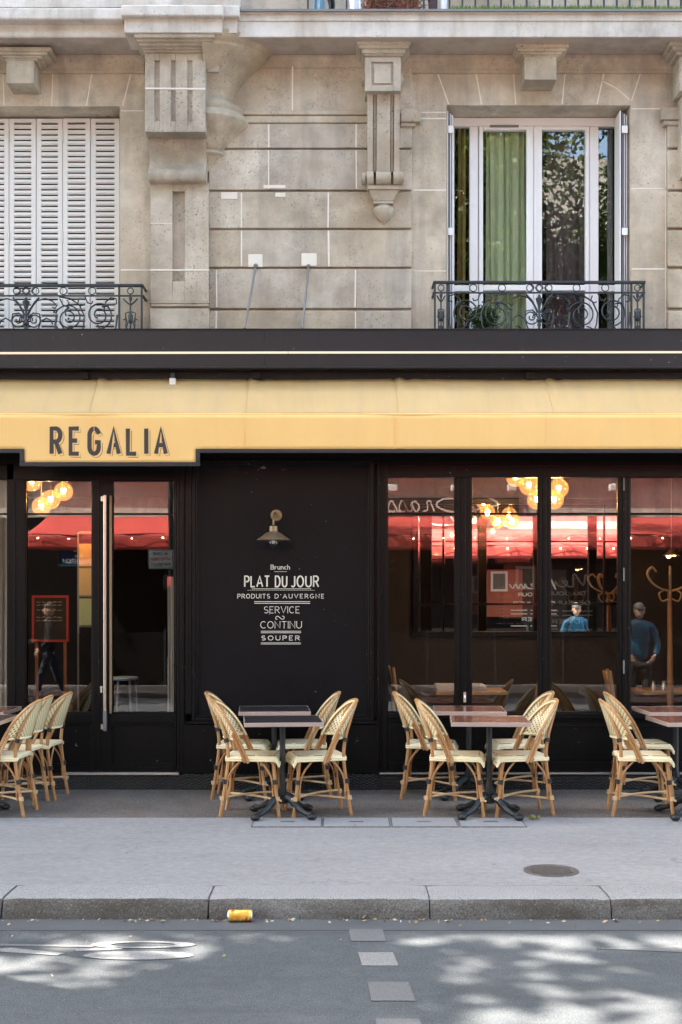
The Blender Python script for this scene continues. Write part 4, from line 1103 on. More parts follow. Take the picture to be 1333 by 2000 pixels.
d = MB(); pb(d, 191.5, 194, 940, 1506, .008, .0175); d.build('meeting_bead', M['black'], dr, bevel=.003)
hx = X(207, -.06)
d = MB(); d.box(hx-.020, hx+.004, -.075, -.05, Z(1428,-.06), Z(967,-.06)); 
h = d.build('handle', M['steel'], dr, bevel=.004)
d = MB(); pb(d, 214, 218.5, 968, 1394, .004, .017); d.build('handle_back_plate', M['brass'], dr, bevel=.003)
d = MB(); d.box(hx-.023, hx+.0075, -.078, -.047, Z(1428,-.06), Z(1388,-.06)); d.build('handle_grip', M['zinc'], dr, bevel=.004)
for y_ in (974, 1420): d = MB(); pb(d, 197, 205, y_-5, y_+5, -.062, .02); d.build('handle_bracket', M['steel'], dr, bevel=.003)
d = MB(); d.tube([(X(197.5), .006, Z(1343)), (X(197.5), .02, Z(1343))], .012, 12); pb(d, 196, 199.5, 1345, 1353, .008, .02); d.build('lock', M['alu'], dr)
# frame between door and panel
for a, b, y0, y1, f_, q_ in ((345.5,352,900,1508,.0,.1),(352,360,896,1510,-.014,.1),(360,363,896,1510,.004,.1),(363,374,893,1395,-.022,.1),(27,29,906,1508,.006,.09)): p = MB(); pb(p, a, b, y0, y1, f_, q_); p.build('door_frame', M['black'], S, bevel=.004)
# leftmost window bay
p = MB(); pb(p, -260, -150, 906.3, 1510, .0, .1); pb(p, 27-14, 27, 906.3, 1510, .012, .09); pb(p, -150, 13, 1395, 1412, .015, .09); pb(p, -150, 13, 1412, 1508, .03, .09); pb(p, -150, 13, 925, 937.5, .016, .09); pb(p, -150, 13, 1002, 1005.5, .04, .07)
p.build('window_frame', M['black'], S, bevel=.004)
p = MB(); pb(p, -151, 14, 936, 1396, GY, GY+.006); p.build('pane', M['glass'], S)
p = MB(); p.box(-7.5, X(-260)-.001, .0, .1, Z(1510), Z(906.3)); p.build('side_panel', M['black'], S)
# ---- lettered panel
p = MB(); pb(p, 374.2, 735, 905, 1400, .03, .1); pan = p.build('panel', M['black_panel'], S)
p = MB()
def rim(x0, x1, y0, y1, t_, yf, yb):
    pb(p, x0, x0+t_, y0, y1, yf, yb); pb(p, x1-t_, x1, y0, y1, yf, yb); pb(p, x0+t_, x1-t_, y0, y0+t_, yf, yb); pb(p, x0+t_, x1-t_, y1-t_, y1, yf, yb)
rim(374.5, 731, 896, 1409, 7, -.018, .029); rim(381.8, 723.8, 903.3, 1401.5, 4, -.006, .029); rim(386, 719.5, 907.5, 1397, 2.6, .012, .029)
p.build('panel_moulding', M['black'], S, bevel=.006, seg=3)
p = MB(); pb(p, 363, 737, 1409.3, 1415, -.028, .1); pb(p, 357, 741, 1415.2, 1511, -.012, .1); p.build('dado', M['black'], S, bevel=.005)
p = MB()
for a, b, f_ in ((737.5,742,-.03),(742.2,746,-.012),(746.2,757,.004)): pb(p, a, b, 896, 1508, f_, .1)
p.build('pilaster', M['black'], S, bevel=.004)
sh = Sheet((0, .0275, 0)); k_ = D(.03)/F
def ln(x0, x1, y, t_): sh.line([(X(x0,.03), Z(y,.03)), (X(x1,.03), Z(y,.03))], t_*k_)
def tx(s_, x0, x1, y0, y1, t_, serif=0, gap=.24): sh.text(s_, X(x0,.03), Z(y1,.03), (x1-x0)*k_, (y1-y0)*k_, t_*k_, None, serif, gap=gap)
tx('Brunch', 529, 567, 1103, 1112.5, 1.3, .09, gap=.22); ln(536, 561, 1116.6, .7)
tx('PLAT', 477, 528, 1124, 1147.5, 2.9, 0, .26); tx('DU', 537, 562, 1124, 1147.5, 2.9, 0, .36); tx('JOUR', 568, 624, 1124, 1147.5, 2.9, 0, .30)
ln(492, 608, 1150.2, 1.1)
for i in range(34): ln(484+i*3.9, 486.4+i*3.9, 1153, .8)
tx('PRODUITS', 464, 528, 1160, 1169, 1.2, .09, .33); tx("D'AUVERGNE", 537, 634, 1160, 1169, 1.2, .09, .42)
ln(497, 606, 1175.2, 1.2); ln(497, 606, 1178.4, 1.2)
tx('SERVICE', 516, 586, 1184.5, 1198, 1.15, .07, .24)
pts = [(X(538+a,.03), Z(1206.5-b,.03)) for a, b in [(4,-3.2),(1.2,-2.6),(1,.5),(4,2.8),(8,1),(11,-2),(15,-3),(17.6,-.5),(16.5,2.6),(13.5,3)]]
sh.line([(q.x, q.y) for q in spline([(a, b, 0) for a, b in pts], 5)], 1.2*k_)
tx('CONTINU', 509, 590, 1213.5, 1227.5, 1.15, .07, .22)
ln(510, 588.5, 1233, 1.2); ln(510, 588.5, 1236, 1.2); tx('SOUPER', 511, 586, 1241.5, 1251, 1.3, .08, .42); ln(510, 588, 1255.6, .9); ln(510, 588, 1258, 1.0)
sh.build('lettering', M['letter'], pan)
# ---- window bays at the right
bays = [(757, 890), (921, 1053), (1075.5, 1209), (1231, 1364), (1386, 1520)]
ms = [(890, 921), (1053, 1075.5), (1209, 1231), (1364, 1386)]
for a, b in ms:
    p = MB(); pb(p, a, b, 932, 1395, .022, .095); w_ = b-a
    pb(p, a+w_*.34, b-w_*.34, 932, 1395, .008, .021); pb(p, a+1.5, a+w_*.26, 932, 1395, .014, .0215); p.build('mullion', M['black'], S, bevel=.004)
p = MB(); pb(p, 757, 1560, 1393, 1404, .01, .095); pb(p, 757, 1560, 1404.2, 1409, .022, .095); pb(p, 757, 1560, 1488, 1508, .016, .095); pb(p, 1520, 1560, 932, 1393, .02, .095)
p.build('bottom_rail', M['black'], S, bevel=.005)
p = MB(); pb(p, 757, 1560, 1409.2, 1487.8, .034, .095)
for a, b in ((757, 921), (921, 1064), (1064, 1220), (1220, 1375)):
    x0, x1 = a+8, b-8
    for (q0, q1, y0, y1) in ((x0, x1, 1417, 1420), (x0, x1, 1480, 1483), (x0, x0+3, 1420.2, 1479.8), (x1-3, x1, 1420.2, 1479.8)): pb(p, q0, q1, y0, y1, .026, .0335)
p.build('apron_panel', M['black'], S, bevel=.003)
p = MB(); p.box(X(1560)+.001, 7.5, .0, .1, Z(1508), Z(932)); p.build('side_panel', M['black'], S)
for a, b in bays:
    d = MB(); pb(d, a-1, b+1, 931, 1394, GY, GY+.006); o = d.build('window_pane', M['glass'], S)
    d = MB(); pb(d, a, b, 1001.5, 1005.5, .036, .054); pb(d, a, a+2, 932, 1393, .03, .054); pb(d, b-2, b, 932, 1393, .03, .054); pb(d, a+2, b-2, 1390, 1393, .03, .054); d.build('glazing_bead', M['black'], o, bevel=.003)
for y_ in (945, 1122, 1303): d = MB(); pb(d, 1218, 1221, y_-13, y_+13, .002, .012); d.build('hinge', M['zinc'], S, bevel=.002)
d = MB(); pb(d, 906, 911, 1352, 1372, -.002, .012); d.tube([(X(908.5), -.008, Z(1364)), (X(908.5), .0, Z(1358))], .006, 6); d.build('catch', M['alu'], S)

# wall lamp on the lettered panel
lx = X(538, 0)
o = thing('wall_lamp', 'aged brass wall lamp with conical shade and bare bulb above the lettering', 'wall lamp', (lx, .03, Z(1006)))
zc_ = Z(1006); ax = X(534.5, -.2)
p = MB(); p.lathe([(.0, -.022), (.018, -.02), (.024, -.012), (.032, -.012), (.05, -.008), (.052, .0), (.05, .004)], (lx+.008, .03, zc_), 28, 1, 0, 'y'); p.build('back_plate', M['brass'], o, True)
p = MB(); p.tube(spline([(lx+.008, .01, zc_), (lx+.006, -.06, zc_+.012), (lx-.004, -.15, zc_+.0), (ax, -.2, zc_-.05), (ax, -.2, zc_-.10)], 6), .008, 10); p.build('arm', M['brass'], o, True)
zs_ = Z(1030, -.2)
p = MB(); p.lathe([(.012, zs_+.012), (.036, zs_+.01), (.037, zs_-.036), (.042, zs_-.040), (.062, zs_-.048), (.145, zs_-.108), (.149, zs_-.113), (.143, zs_-.112), (.06, zs_-.055), (.03, zs_-.05)], (ax, -.2, 0), 36); p.build('shade', M['brass'], o, True)
p = MB(); p.lathe([(.030, zs_-.085), (.042, zs_-.105), (.045, zs_-.135), (.042, zs_-.155), (.03, zs_-.175), (.014, zs_-.186), (.0, zs_-.189)], (ax, -.2, 0), 24); p.build('bulb_glass', M['glass_clear'], o, True)
p = MB(); p.lathe([(.03, zs_-.05), (.03, zs_-.08), (.024, zs_-.10)], (ax, -.2, 0), 20); p.ball((ax, -.2, zs_-.125), .018, 12, 8); p.build('lamp_holder', M['white_paint'], o, True)
p = MB(); p.tube([(X(515,.0), .028, Z(909)), (X(515), .0, Z(911))], .006, 8); p.box(X(510), X(519), -.002, .02, Z(915), Z(912)); tag(p.build('hook', M['zinc']), 'small metal hook screwed to the top of the black panel', 'hook')

# ------------------------------------------------------------------ inside the cafe
FZ = .02
p = MB(); p.box(-7.4, 7.4, .12, 8.7, -.1, FZ); tag(p.build('floor', M['dark_floor']), kind='structure')
p = MB(); p.box(-7.4, 7.4, .125, 8.7, 3.05, 3.15); tag(p.build('ceiling', M['tan_ceiling']), kind='structure')
MYY = 2.5
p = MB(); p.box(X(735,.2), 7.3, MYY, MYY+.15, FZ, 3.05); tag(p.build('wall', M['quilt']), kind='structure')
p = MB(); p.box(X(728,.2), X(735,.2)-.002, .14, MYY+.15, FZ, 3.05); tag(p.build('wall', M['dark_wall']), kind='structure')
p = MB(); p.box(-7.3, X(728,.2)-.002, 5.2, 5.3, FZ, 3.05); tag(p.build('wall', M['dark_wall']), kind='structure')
# wall mirror
o = thing('wall_mirror', 'large black framed mirror with thin glazing bars on the quilted back wall', 'mirror', (X(1000,MYY), MYY, 1.0))
mx0, mx1, mz0, mz1 = X(817,MYY), X(1208,MYY), Z(1233,MYY), Z(985,MYY)
p = MB(); p.box(mx0, mx1, MYY-.02, MYY-.01, mz0, mz1); p.build('mirror_glass', M['mirror'], o)
p = MB()
for a, b, c_, d in ((mx0-.06, mx0, mz0-.06, mz1+.06), (mx1, mx1+.06, mz0-.06, mz1+.06), (mx0, mx1, mz0-.06, mz0), (mx0, mx1, mz1, mz1+.06)): p.box(a, b, MYY-.05, MYY-.003, c_, d)
p.build('frame', M['black'], o, bevel=.006)
p = MB()
for px_ in (866, 1180): p.box(X(px_,MYY)-.011, X(px_,MYY)+.011, MYY-.035, MYY-.0205, mz0, mz1)
p.box(mx0, mx1, MYY-.034, MYY-.0205, Z(1180,MYY)-.011, Z(1180,MYY)+.011)
p.build('glazing_bar', M['black'], o)
# globe pendants
def pendant(px, py, Y, r, lab, grp):
    x, z = X(px,Y), Z(py,Y)
    o = thing('pendant_lamp', lab, 'pendant lamp', (x, Y, z), grp)
    p = MB(); p.ball((x, Y, z), r, 24, 16); p.build('globe', M['globe'], o, True)
    p = MB(); p.ball((x, Y, z+.005), r*.23, 12, 8, 0, (1,1,1.35)); p.build('bulb', M['bulb'], o, True)
    ll = bpy.data.lights.new('lamp_light', 'POINT'); ll.energy = 1.1; ll.color = (1.0, .62, .28); ll.shadow_soft_size = .03; lo = bpy.data.objects.new('lamp_light', ll); col.objects.link(lo); lo.parent = o; lo.location = (0, 0, -.02)
    p = MB(); p.tube([(x, Y, z+r*.3), (x, Y, z+r*.98)], [.018,.022], 10); p.tube([(x, Y, z+r*.98), (x, Y, 3.05)], .005, 6); p.build('cord', M['brass'], o, True)
G1 = 'amber globe lamps behind the door'; G2 = 'amber globe lamps behind the right window'
for px, py, Y, lab in [(62, 941, .9, 'amber globe lamp cut by the top left corner of the door pane'), (124, 960, 1.0, 'rightmost amber globe lamp behind the left door pane'), (99, 976, .75, 'amber globe lamp in the middle of the cluster behind the left door'), (81, 989, 1.05, 'lowest amber globe lamp behind the left door')]: pendant(px, py, Y, .092, lab, G1)
for px, py, Y, lab in [(1008, 932, 1.1, 'amber globe lamp half hidden by the window head, leftmost of its cluster'), (1034, 948, .8, 'large amber globe lamp left of the second mullion, just under the head'), (1049, 976, 1.0, 'amber globe lamp partly hidden behind the second mullion, at its left'), (1092, 954, .75, 'rightmost amber globe lamp, right of the second mullion'), (1083, 976, 1.0, 'lower amber globe lamp just right of the second mullion')]: pendant(px, py, Y, .094, lab, G2)
x, z = X(1312,1.5), Z(1083,1.5)
o = thing('wall_light', 'small gilded lit lamp above the coat stand', 'lamp', (x, 1.5, z))
p = MB(); p.lathe([(.02, .05), (.03, .03), (.085, -.01), (.08, -.012), (.02, .02)], (x, 1.5, z), 20); p.tube([(x,1.5,z+.05),(x,1.5,3.05)], .004, 6); p.build('shade', M['brass'], o, True)
p = MB(); p.ball((x-.025, 1.5, z-.012), .026, 10, 8); p.ball((x+.03, 1.5, z), .02, 10, 8); p.build('bulb', M['bulb'], o, True)
# coat stand
xc, Yc = X(1310, 1.1), 1.1
o = thing('coat_stand', 'bentwood coat stand with curled hooks behind the rightmost window', 'coat stand', (xc, Yc, FZ))
p = MB(); p.tube([(xc, Yc, FZ+.25), (xc, Yc, .8), (xc-.005, Yc, Z(1155,Yc))], [.026, .03, .02], 14); p.lathe([(.026, .86), (.034, .87), (.034, .9), (.026, .91)], (xc, Yc, 0), 14); p.build('post', M['wood'], o, True)
for i in range(6):
    a = 2*math.pi*i/6+.25; c_, s_ = math.cos(a), math.sin(a); z0 = Z(1150,Yc)
    p = MB(); p.tube(spline([(xc+c_*.02, Yc+s_*.02, z0-.02), (xc+c_*.10, Yc+s_*.10, z0+.0), (xc+c_*.20, Yc+s_*.2, z0+.06), (xc+c_*.25, Yc+s_*.25, z0+.15), (xc+c_*.2, Yc+s_*.2, z0+.21), (xc+c_*.155, Yc+s_*.155, z0+.17)], 6), .010, 8); p.build('hook', M['wood_pale'], o, True)
    p = MB(); p.tube(spline([(xc+c_*.02, Yc+s_*.02, z0-.10), (xc+c_*.09, Yc+s_*.09, z0-.12), (xc+c_*.12, Yc+s_*.12, z0-.05), (xc+c_*.08, Yc+s_*.08, z0-.02)], 6), .008, 8); p.build('lower_hook', M['wood_pale'], o, True)
for i in range(4):
    a = math.pi/2*i+.4; p = MB(); p.tube(spline([(xc, Yc, .42), (xc+.12*math.cos(a), Yc+.12*math.sin(a), .3), (xc+.25*math.cos(a), Yc+.25*math.sin(a), .1), (xc+.28*math.cos(a), Yc+.28*math.sin(a), FZ+.012)], 5), .013, 8); p.build('foot', M['wood'], o, True)
# inside tables, chairs, tableware
def in_table(x0, x1, Y, lab, z=.79):
    o = thing('dining_table', lab, 'table', ((x0+x1)/2, Y, FZ), 'tables inside the cafe')
    p = MB(); p.box(x0, x1, Y-.3, Y+.3, z-.035, z); p.build('tabletop', M['wood_pale'], o, bevel=.006)
    p = MB(); xm = (x0+x1)/2; p.tube([(xm, Y, FZ+.03), (xm, Y, z-.036)], .03, 12); p.build('column', M['cast_iron'], o, True)
    p = MB(); p.lathe([(.22, 0), (.22, .015), (.06, .04), (.03, .06)], (xm, Y, FZ), 20); p.build('base', M['cast_iron'], o, True)
    return z
random.seed(11)
def tumbler(x, Y, z, lab, grp, r=.03, h=.10):
    p = MB(); p.lathe([(.0, .004), (r*.85, .004), (r*.85, .0), (r, h), (r-.0025, h), (r*.82, .008), (0, .008)], (x, Y, z), 14)
    tag(p.build('drinking_glass', M['glass_clear'], None, True), lab, 'glass', grp)
def in_chair(x, Y, rz, lab):
    o = thing('dining_chair', lab, 'chair', (x, Y, FZ), 'wooden chairs inside the cafe', rz)
    def bl(p, name, **k): return p.build(name, M['wood_pale'], o, world=False, **k)
    for sy in (-1, 1):
        p = MB(); p.tube([(.19, .18*sy, 0), (.18, .18*sy, .45)], .017, 8); bl(p, 'leg', smooth=True)
        p = MB(); p.tube([(-.21, .18*sy, 0), (-.19, .18*sy, .45), (-.26, .18*sy, .98)], .018, 8); bl(p, 'leg', smooth=True)
    p = MB(); p.box(-.21, .21, -.21, .21, .44, .47); bl(p, 'seat', bevel=.01)
    p = MB(); p.grid(lambda u, v: (-.235-.05*v-.02*math.sin(math.pi*u), -.17+.34*u, .70+.27*v), 8, 3); q = bl(p, 'backrest', smooth=True); md = q.modifiers.new('thickness', 'SOLIDIFY'); md.thickness = .014
z = in_table(X(848,1.5), X(985,1.5), 1.5, 'wooden table with a stack of paper menus inside the first window bays')
p = MB()
for i in range(9): p.obox((X(900,1.5)+random.uniform(-.02,.02), 1.5+random.uniform(-.02,.02), z+.004+.006*i), (1, random.uniform(-.06,.06), 0), (0,1,0), (0,0,1), .24, .14, .002)
tag(p.build('menu_stack', M['white_cloth']), 'loose stack of pale paper menus on the wooden table inside', 'menus')
tumbler(X(932,1.25), 1.25, z, 'clear drinking glass at the edge of the menu stack table', 'glasses inside the cafe')
z = in_table(X(1245,1.5), X(1470,1.5), 1.5, 'wooden table laid with drinking glasses behind the coat stand')
for i, (px, dy) in enumerate([(1252,.1),(1262,-.05),(1275,.12),(1284,-.1),(1293,.08),(1301,-.04),(1322,.1),(1333,-.08)]):
    Y = 1.5+dy; tumbler(X(px,Y), Y, z, 'clear drinking glass in the row on the table behind the coat stand', 'glasses in a row on the table')
for px, Y in ((1277, 1.38), (1297, 1.36)):
    p = MB(); p.lathe([(0,0),(.024,0),(.024,.05),(.016,.065),(.018,.09),(.0,.1)], (X(px,Y), Y, z), 14); tag(p.build('salt_shaker', M['steel'], None, True), f'small steel shaker among the glasses, {"left" if px < 1290 else "right"} one of two', 'shaker', 'shakers on the table')
in_chair(X(1008,1.4), 1.4, R(175), 'pale wooden chair at the menu table, seen through the second bay')
in_chair(X(1242,1.2), 1.2, R(-8), 'pale wooden chair beside the table with the glasses')
in_chair(X(812,1.9), 1.9, R(5), 'wooden chair at the left end of the menu table, first bay')
# behind the doors
o = thing('menu_blackboard', 'red framed blackboard with chalk writing behind the left door', 'blackboard', (X(98,2.2), 2.2, FZ))
Yb = 2.2
p = MB(); p.box(X(66,Yb), X(130,Yb), Yb+.012, Yb+.03, Z(1250,Yb), Z(1166,Yb)); bd = p.build('board', M['chalk'], o)
p = MB()
for a, b, y0, y1 in ((62,66.4,1163,1254),(129.6,134,1163,1254),(66.4,129.6,1163,1167.5),(66.4,129.6,1249.5,1254)): p.box(X(a,Yb), X(b,Yb), Yb, Yb+.035, Z(y1,Yb), Z(y0,Yb))
p.build('frame', M['red_frame'], o)
sh = Sheet((0, Yb+.0115, 0))
for i, y in enumerate((1176, 1182, 1192, 1206, 1212)):
    pts = [(X(71+j*1.5,Yb), Z(y+random.uniform(-1.3,1.3),Yb)) for j in range(34) ]; 
    for a in range(0, 32, 7): sh.line(pts[a:a+6], .003)
sh.build('chalk_writing', M['letter'], bd)
p = MB()
for xx in (X(70,Yb), X(126,Yb)): p.tube([(xx, Yb+.05, FZ), (xx, Yb+.03, Z(1254,Yb))], .018, 8)
p.build('leg', M['wood'], o, True)
o = thing('menu_stand', 'stand holding orange, tan and green menu sheets behind the door', 'menu stand', (X(165,1.2), 1.2, FZ))
p = MB(); p.box(X(151,1.2), X(154,1.2), 1.2, 1.22, FZ, Z(1040,1.2)); p.box(X(196,1.2), X(199,1.2), 1.2, 1.22, FZ, Z(1040,1.2))
for y_ in (1040, 1108, 1165, 1223): p.box(X(154,1.2), X(196,1.2), 1.202, 1.218, Z(y_+2,1.2), Z(y_-2,1.2))
p.build('frame', M['zinc'], o)
for m_, y0, y1 in (('paper_a',1062,1106),('paper_b',1110,1163),('paper_c',1169,1221)):
    p = MB(); p.box(X(155,1.2), X(195,1.2), 1.195, 1.2, Z(y1,1.2), Z(y0,1.2)); p.build('menu_sheet', M[m_], o)
curtain('curtain', 'beige curtain hanging behind the leftmost pane', M['curtain_beige'], -40, 20, .5, FZ+.05, 2.95, .03, 4)
curtain('curtain', 'beige curtain hanging behind the right edge of the handled door', M['curtain_beige'], 326, 338, .35, FZ+.05, 1.9, .012, 2)
o = thing('bar_stool', 'round stool with pale blue seat behind the handled door', 'stool', (X(242,1.0), 1.0, FZ))
zs_ = Z(1322,1.0); xs_ = X(242,1.0)
p = MB(); p.lathe([(0, -.03), (.13, -.03), (.14, -.015), (.13, 0), (0, .004)], (xs_, 1.0, zs_), 24); p.build('seat', M['cloth_blue'], o, True)
for i in range(6):
    a = math.pi/3*i+.2; p = MB(); p.tube([(xs_+.11*math.cos(a), 1.0+.11*math.sin(a), zs_-.03), (xs_+.17*math.cos(a), 1.0+.17*math.sin(a), FZ)], .010, 8); p.build('leg', M['zinc'], o, True)
o = thing('barrel', 'dark wooden barrel on the floor behind the left door', 'barrel', (X(100,1.7), 1.7, FZ))
p = MB(); p.lathe([(.0,0),(.22,0),(.27,.15),(.285,.3),(.27,.45),(.22,.6),(.21,.59),(0,.585)], (X(100,1.7), 1.7, FZ), 28); p.build('staves', simple('dark_oak', (.09,.06,.035), .5, 0, .3, 8), o, True)
for zz in (.08, .2, .4, .52):
    rr = .22+.065*math.sin(math.pi*zz/.6)+.004; p = MB(); p.lathe([(rr-.002, zz-.015), (rr+.003, zz-.015), (rr+.003, zz+.015), (rr-.002, zz+.015)], (X(100,1.7), 1.7, FZ), 28); p.build('hoop', M['iron'], o, True)

# ------------------------------------------------------------------ rattan chairs
def make_chair(name='rattan_chair', cat='chair'):
    o = thing(name, None, cat, (0, 0, 0))
    def bl(p, nm, m, parent=o, **k): return p.build(nm, m, parent, world=False, smooth=True, **k)
    rt = M['rattan']
    for s in (-1, 1):
        p = MB(); p.tube(spline([(-.245, .165*s, 0), (-.205, .172*s, .25), (-.182, .172*s, .45), (-.197, .168*s, .60), (-.252, .128*s, .76), (-.303, .075*s, .862)], 5), [.0138]*16+[.0125]*10, 10); l = bl(p, 'leg', rt)
        p = MB(); p.tube([(-.211, .171*s, .255), (-.206, .172*s, .29)], .0205, 10); p.tube([(-.192, .17*s, .575), (-.2, .166*s, .605)], .0195, 10); bl(p, 'binding', M['binding'], l)
        p = MB(); p.tube(spline([(.215, .172*s, 0), (.19, .178*s, .2), (.168, .178*s, .45)], 5), .0138, 10); l = bl(p, 'leg', rt)
        p = MB(); p.tube([(.186, .178*s, .255), (.182, .178*s, .29)], .0205, 10); bl(p, 'binding', M['binding'], l)
        # bent braces: from under the seat to each leg, then down along it
        for sg, xl, xb in ((1, .182, .06), (-1, -.208, -.08)):
            p = MB()
            p.tube(spline([(xb, .178*s, .44), (xb+(xl-xb)*.55, .178*s, .36), (xl-.022*sg, .176*s, .275), (xl-.012*sg, .174*s, .13)], 5), .0078, 8)
            p.tube(spline([(xl-.01*sg, .06*s, .44), (xl-.008*sg, .12*s, .36), (xl-.004*sg, .152*s, .275), (xl+.006*sg, .155*s, .13)], 5), .0075, 8)
            bl(p, 'brace', rt)
        p = MB(); p.tube(spline([(.232, .19*s, .138+.008*s), (0, 0, .15+.010*s), (-.245, -.182*s, .142+.008*s)], 4), .0092, 8)
        for q in (-1, 1): 
            p.tube([(.203 if q > 0 else -.229, (.178 if q > 0 else -.172)*s, .128), (.201 if q > 0 else -.227, (.178 if q > 0 else -.172)*s, .158)], .0185, 8)
        bl(p, 'stretcher', M['rattan_pale'])
    half = [(-.02, .208, .42), (-.07, .210, .54), (-.135, .205, .67), (-.205, .178, .775), (-.275, .118, .852), (-.318, .045, .885)]
    hoop = spline([(x, y, z) for x, y, z in half] + [(x, -y, z) for x, y, z in half[::-1]], 6)
    p = MB(); p.tube(hoop, .0128, 10)
    for s in (-1, 1):
        p.tube(spline([(-.045, .212*s, .425), (-.09, .212*s, .53), (-.145, .206*s, .64)], 4), .011, 8)
        p.tube([(-.058, .214*s, .445), (-.066, .214*s, .458)], .015, 8)
    bl(p, 'back_frame', rt)
    # lookup of the hoop by height for the woven panel
    def hx(z):
        for a, b in zip(half, half[1:]):
            if a[2] <= z <= b[2]:
                t = (z-a[2])/(b[2]-a[2]); return a[0]+(b[0]-a[0])*t, a[1]+(b[1]-a[1])*t
        return half[-1][0], half[-1][1]
    hs = spline(half, 8)
    def hx(z):
        for a, b in zip(hs, hs[1:]):
            if a.z <= z <= b.z:
                t = (z-a.z)/max(1e-6, b.z-a.z); q = a.lerp(b, t); return q.x, q.y
        return hs[-1].x, .03
    z0, z1 = .605, .884
    def surf(u, v):
        z = z0+(z1-z0)*(1-(1-v)**1.35); x, y = hx(z); c_ = u*2-1
        xb = -.232-.085*(z-z0)/(z1-z0); dep = max(0, x-xb)
        return (x-.012-dep*(1-c_*c_)*.95, y*.985*c_, z)
    p = MB(); p.grid(surf, 18, 14, 0, 1.0, .9); q = bl(p, 'backrest', M['weave_back'], ang=180); md = q.modifiers.new('thickness', 'SOLIDIFY'); md.thickness = .008; md.offset = 0
    p = MB()
    p.tube([surf(i/18, 0) for i in range(19)], .0105, 8)
    edge = [(x+.006-.004, y*.95, z-.012) for x, y, z in [tuple(q) for q in hoop] if z > .60]
    p.tube([(x+.012, y, z) for x, y, z in edge], .008, 8)
    bl(p, 'backrest_edge', M['seat_rim'])
    # seat: crowned woven cushion with the front edge rolled down
    def seat(u, v):
        c_ = v*2-1; x = -.195+.42*u; w_ = (.180+.032*u)*(1-.10*max(0, u-.8)/.2*abs(c_)**6)
        z = .474+.006*(1-c_*c_)*math.sin(math.pi*min(1, u*1.1)); 
        if u > .88: z -= .045*((u-.88)/.12)**2; x -= .012*((u-.88)/.12)**2
        e = max(0, abs(c_)-.86)/.14; z -= .014*e*e
        return (x, w_*c_, z)
    p = MB(); p.grid(seat, 22, 16, 0, 1, 1)
    q = bl(p, 'seat', M['seat'], ang=180); md = q.modifiers.new('thickness', 'SOLIDIFY'); md.thickness = .02; md.offset = -1
    p = MB()
    per = [seat(i/14, 0) for i in range(15)] + [seat(1, j/8) for j in range(1, 9)] + [seat(1-i/14, 1) for i in range(1, 15)] + [seat(0, 1-j/8) for j in range(1, 8)]
    for dz, k2 in ((-.008, 1.015), (-.022, 1.012)): p.tube([(x*k2, y*k2, z+dz) for x, y, z in per], .0078, 8, closed=True)
    bl(p, 'seat_rim', M['seat_rim'])
    p = MB(); random.seed(4)
    for s in (-1, 1):
        for i in range(15):
            if random.random() < .8:
                a = seat(.30+i*.04, .5+s*.448); p.obox((a[0], a[1], a[2]+.0015), (1, 0, .0), (0, 1, 0), (0, 0, 1), .010, .0028, .0012)
    for j in range(12):
        if random.random() < .8:
            a = seat(.885, .1+j*.072); p.obox((a[0], a[1], a[2]+.001), (0, 1, 0), (1, 0, 0), (0, 0, 1), .010, .0028, .0014)
    bl(p, 'seat_stitching', M['stitch'])
    return o
proto = make_chair(); used = [False]
GRP = 'rattan bistro chairs on the terrace'
def chair(px, Y, face, lab, rz=0.0):
    o = proto if not used[0] else copy_tree(proto)
    used[0] = True
    a = (0 if face == 'R' else 180) + rz
    o.location = (X(px, Y), Y, .003); o.rotation_euler = (0, 0, R(a)); o['label'] = lab; o['group'] = GRP
    return o
YF, YB = -1.25, -.42
chair(497, YF, 'R', 'cane chair facing right at the front black table, its back nearest the door', -3)
chair(618, YF+.01, 'L', 'cane chair facing left at the front black table, pale woven back turned to us', 13)
chair(476, YB, 'R', 'cane chair facing right at the rear black table below the lettered panel', -4)
chair(590, YB+.02, 'L', 'cane chair facing left at the rear black table below the lettered panel', 4)
chair(893, YF, 'R', 'cane chair facing right at the front brown table under the second window bay', -8)
chair(1010, YF+.01, 'L', 'cane chair facing left at the front brown table under the second window bay', 9)
chair(843, YB, 'R', 'cane chair facing right at the rear brown table under the first window bay', -8)
chair(1008, YB+.03, 'L', 'cane chair facing left at the rear brown table under the second window bay', 8)
chair(1254, YF, 'R', 'cane chair facing right at the front table cut off by the right edge', -5)
chair(1256, YB, 'R', 'cane chair facing right at the rear table cut off by the right edge', 0)
chair(0, YF, 'L', 'nearest cane chair of the left row, cut off by the left edge', -4)
chair(25, YF+.47, 'L', 'cane chair between the nearest and the rearmost of the left row', -5)
chair(66, YB, 'L', 'rearmost cane chair of the left row, standing before the door', -6)
chair(-178, YF, 'R', 'cane chair out at the far left facing the left tables', 3)

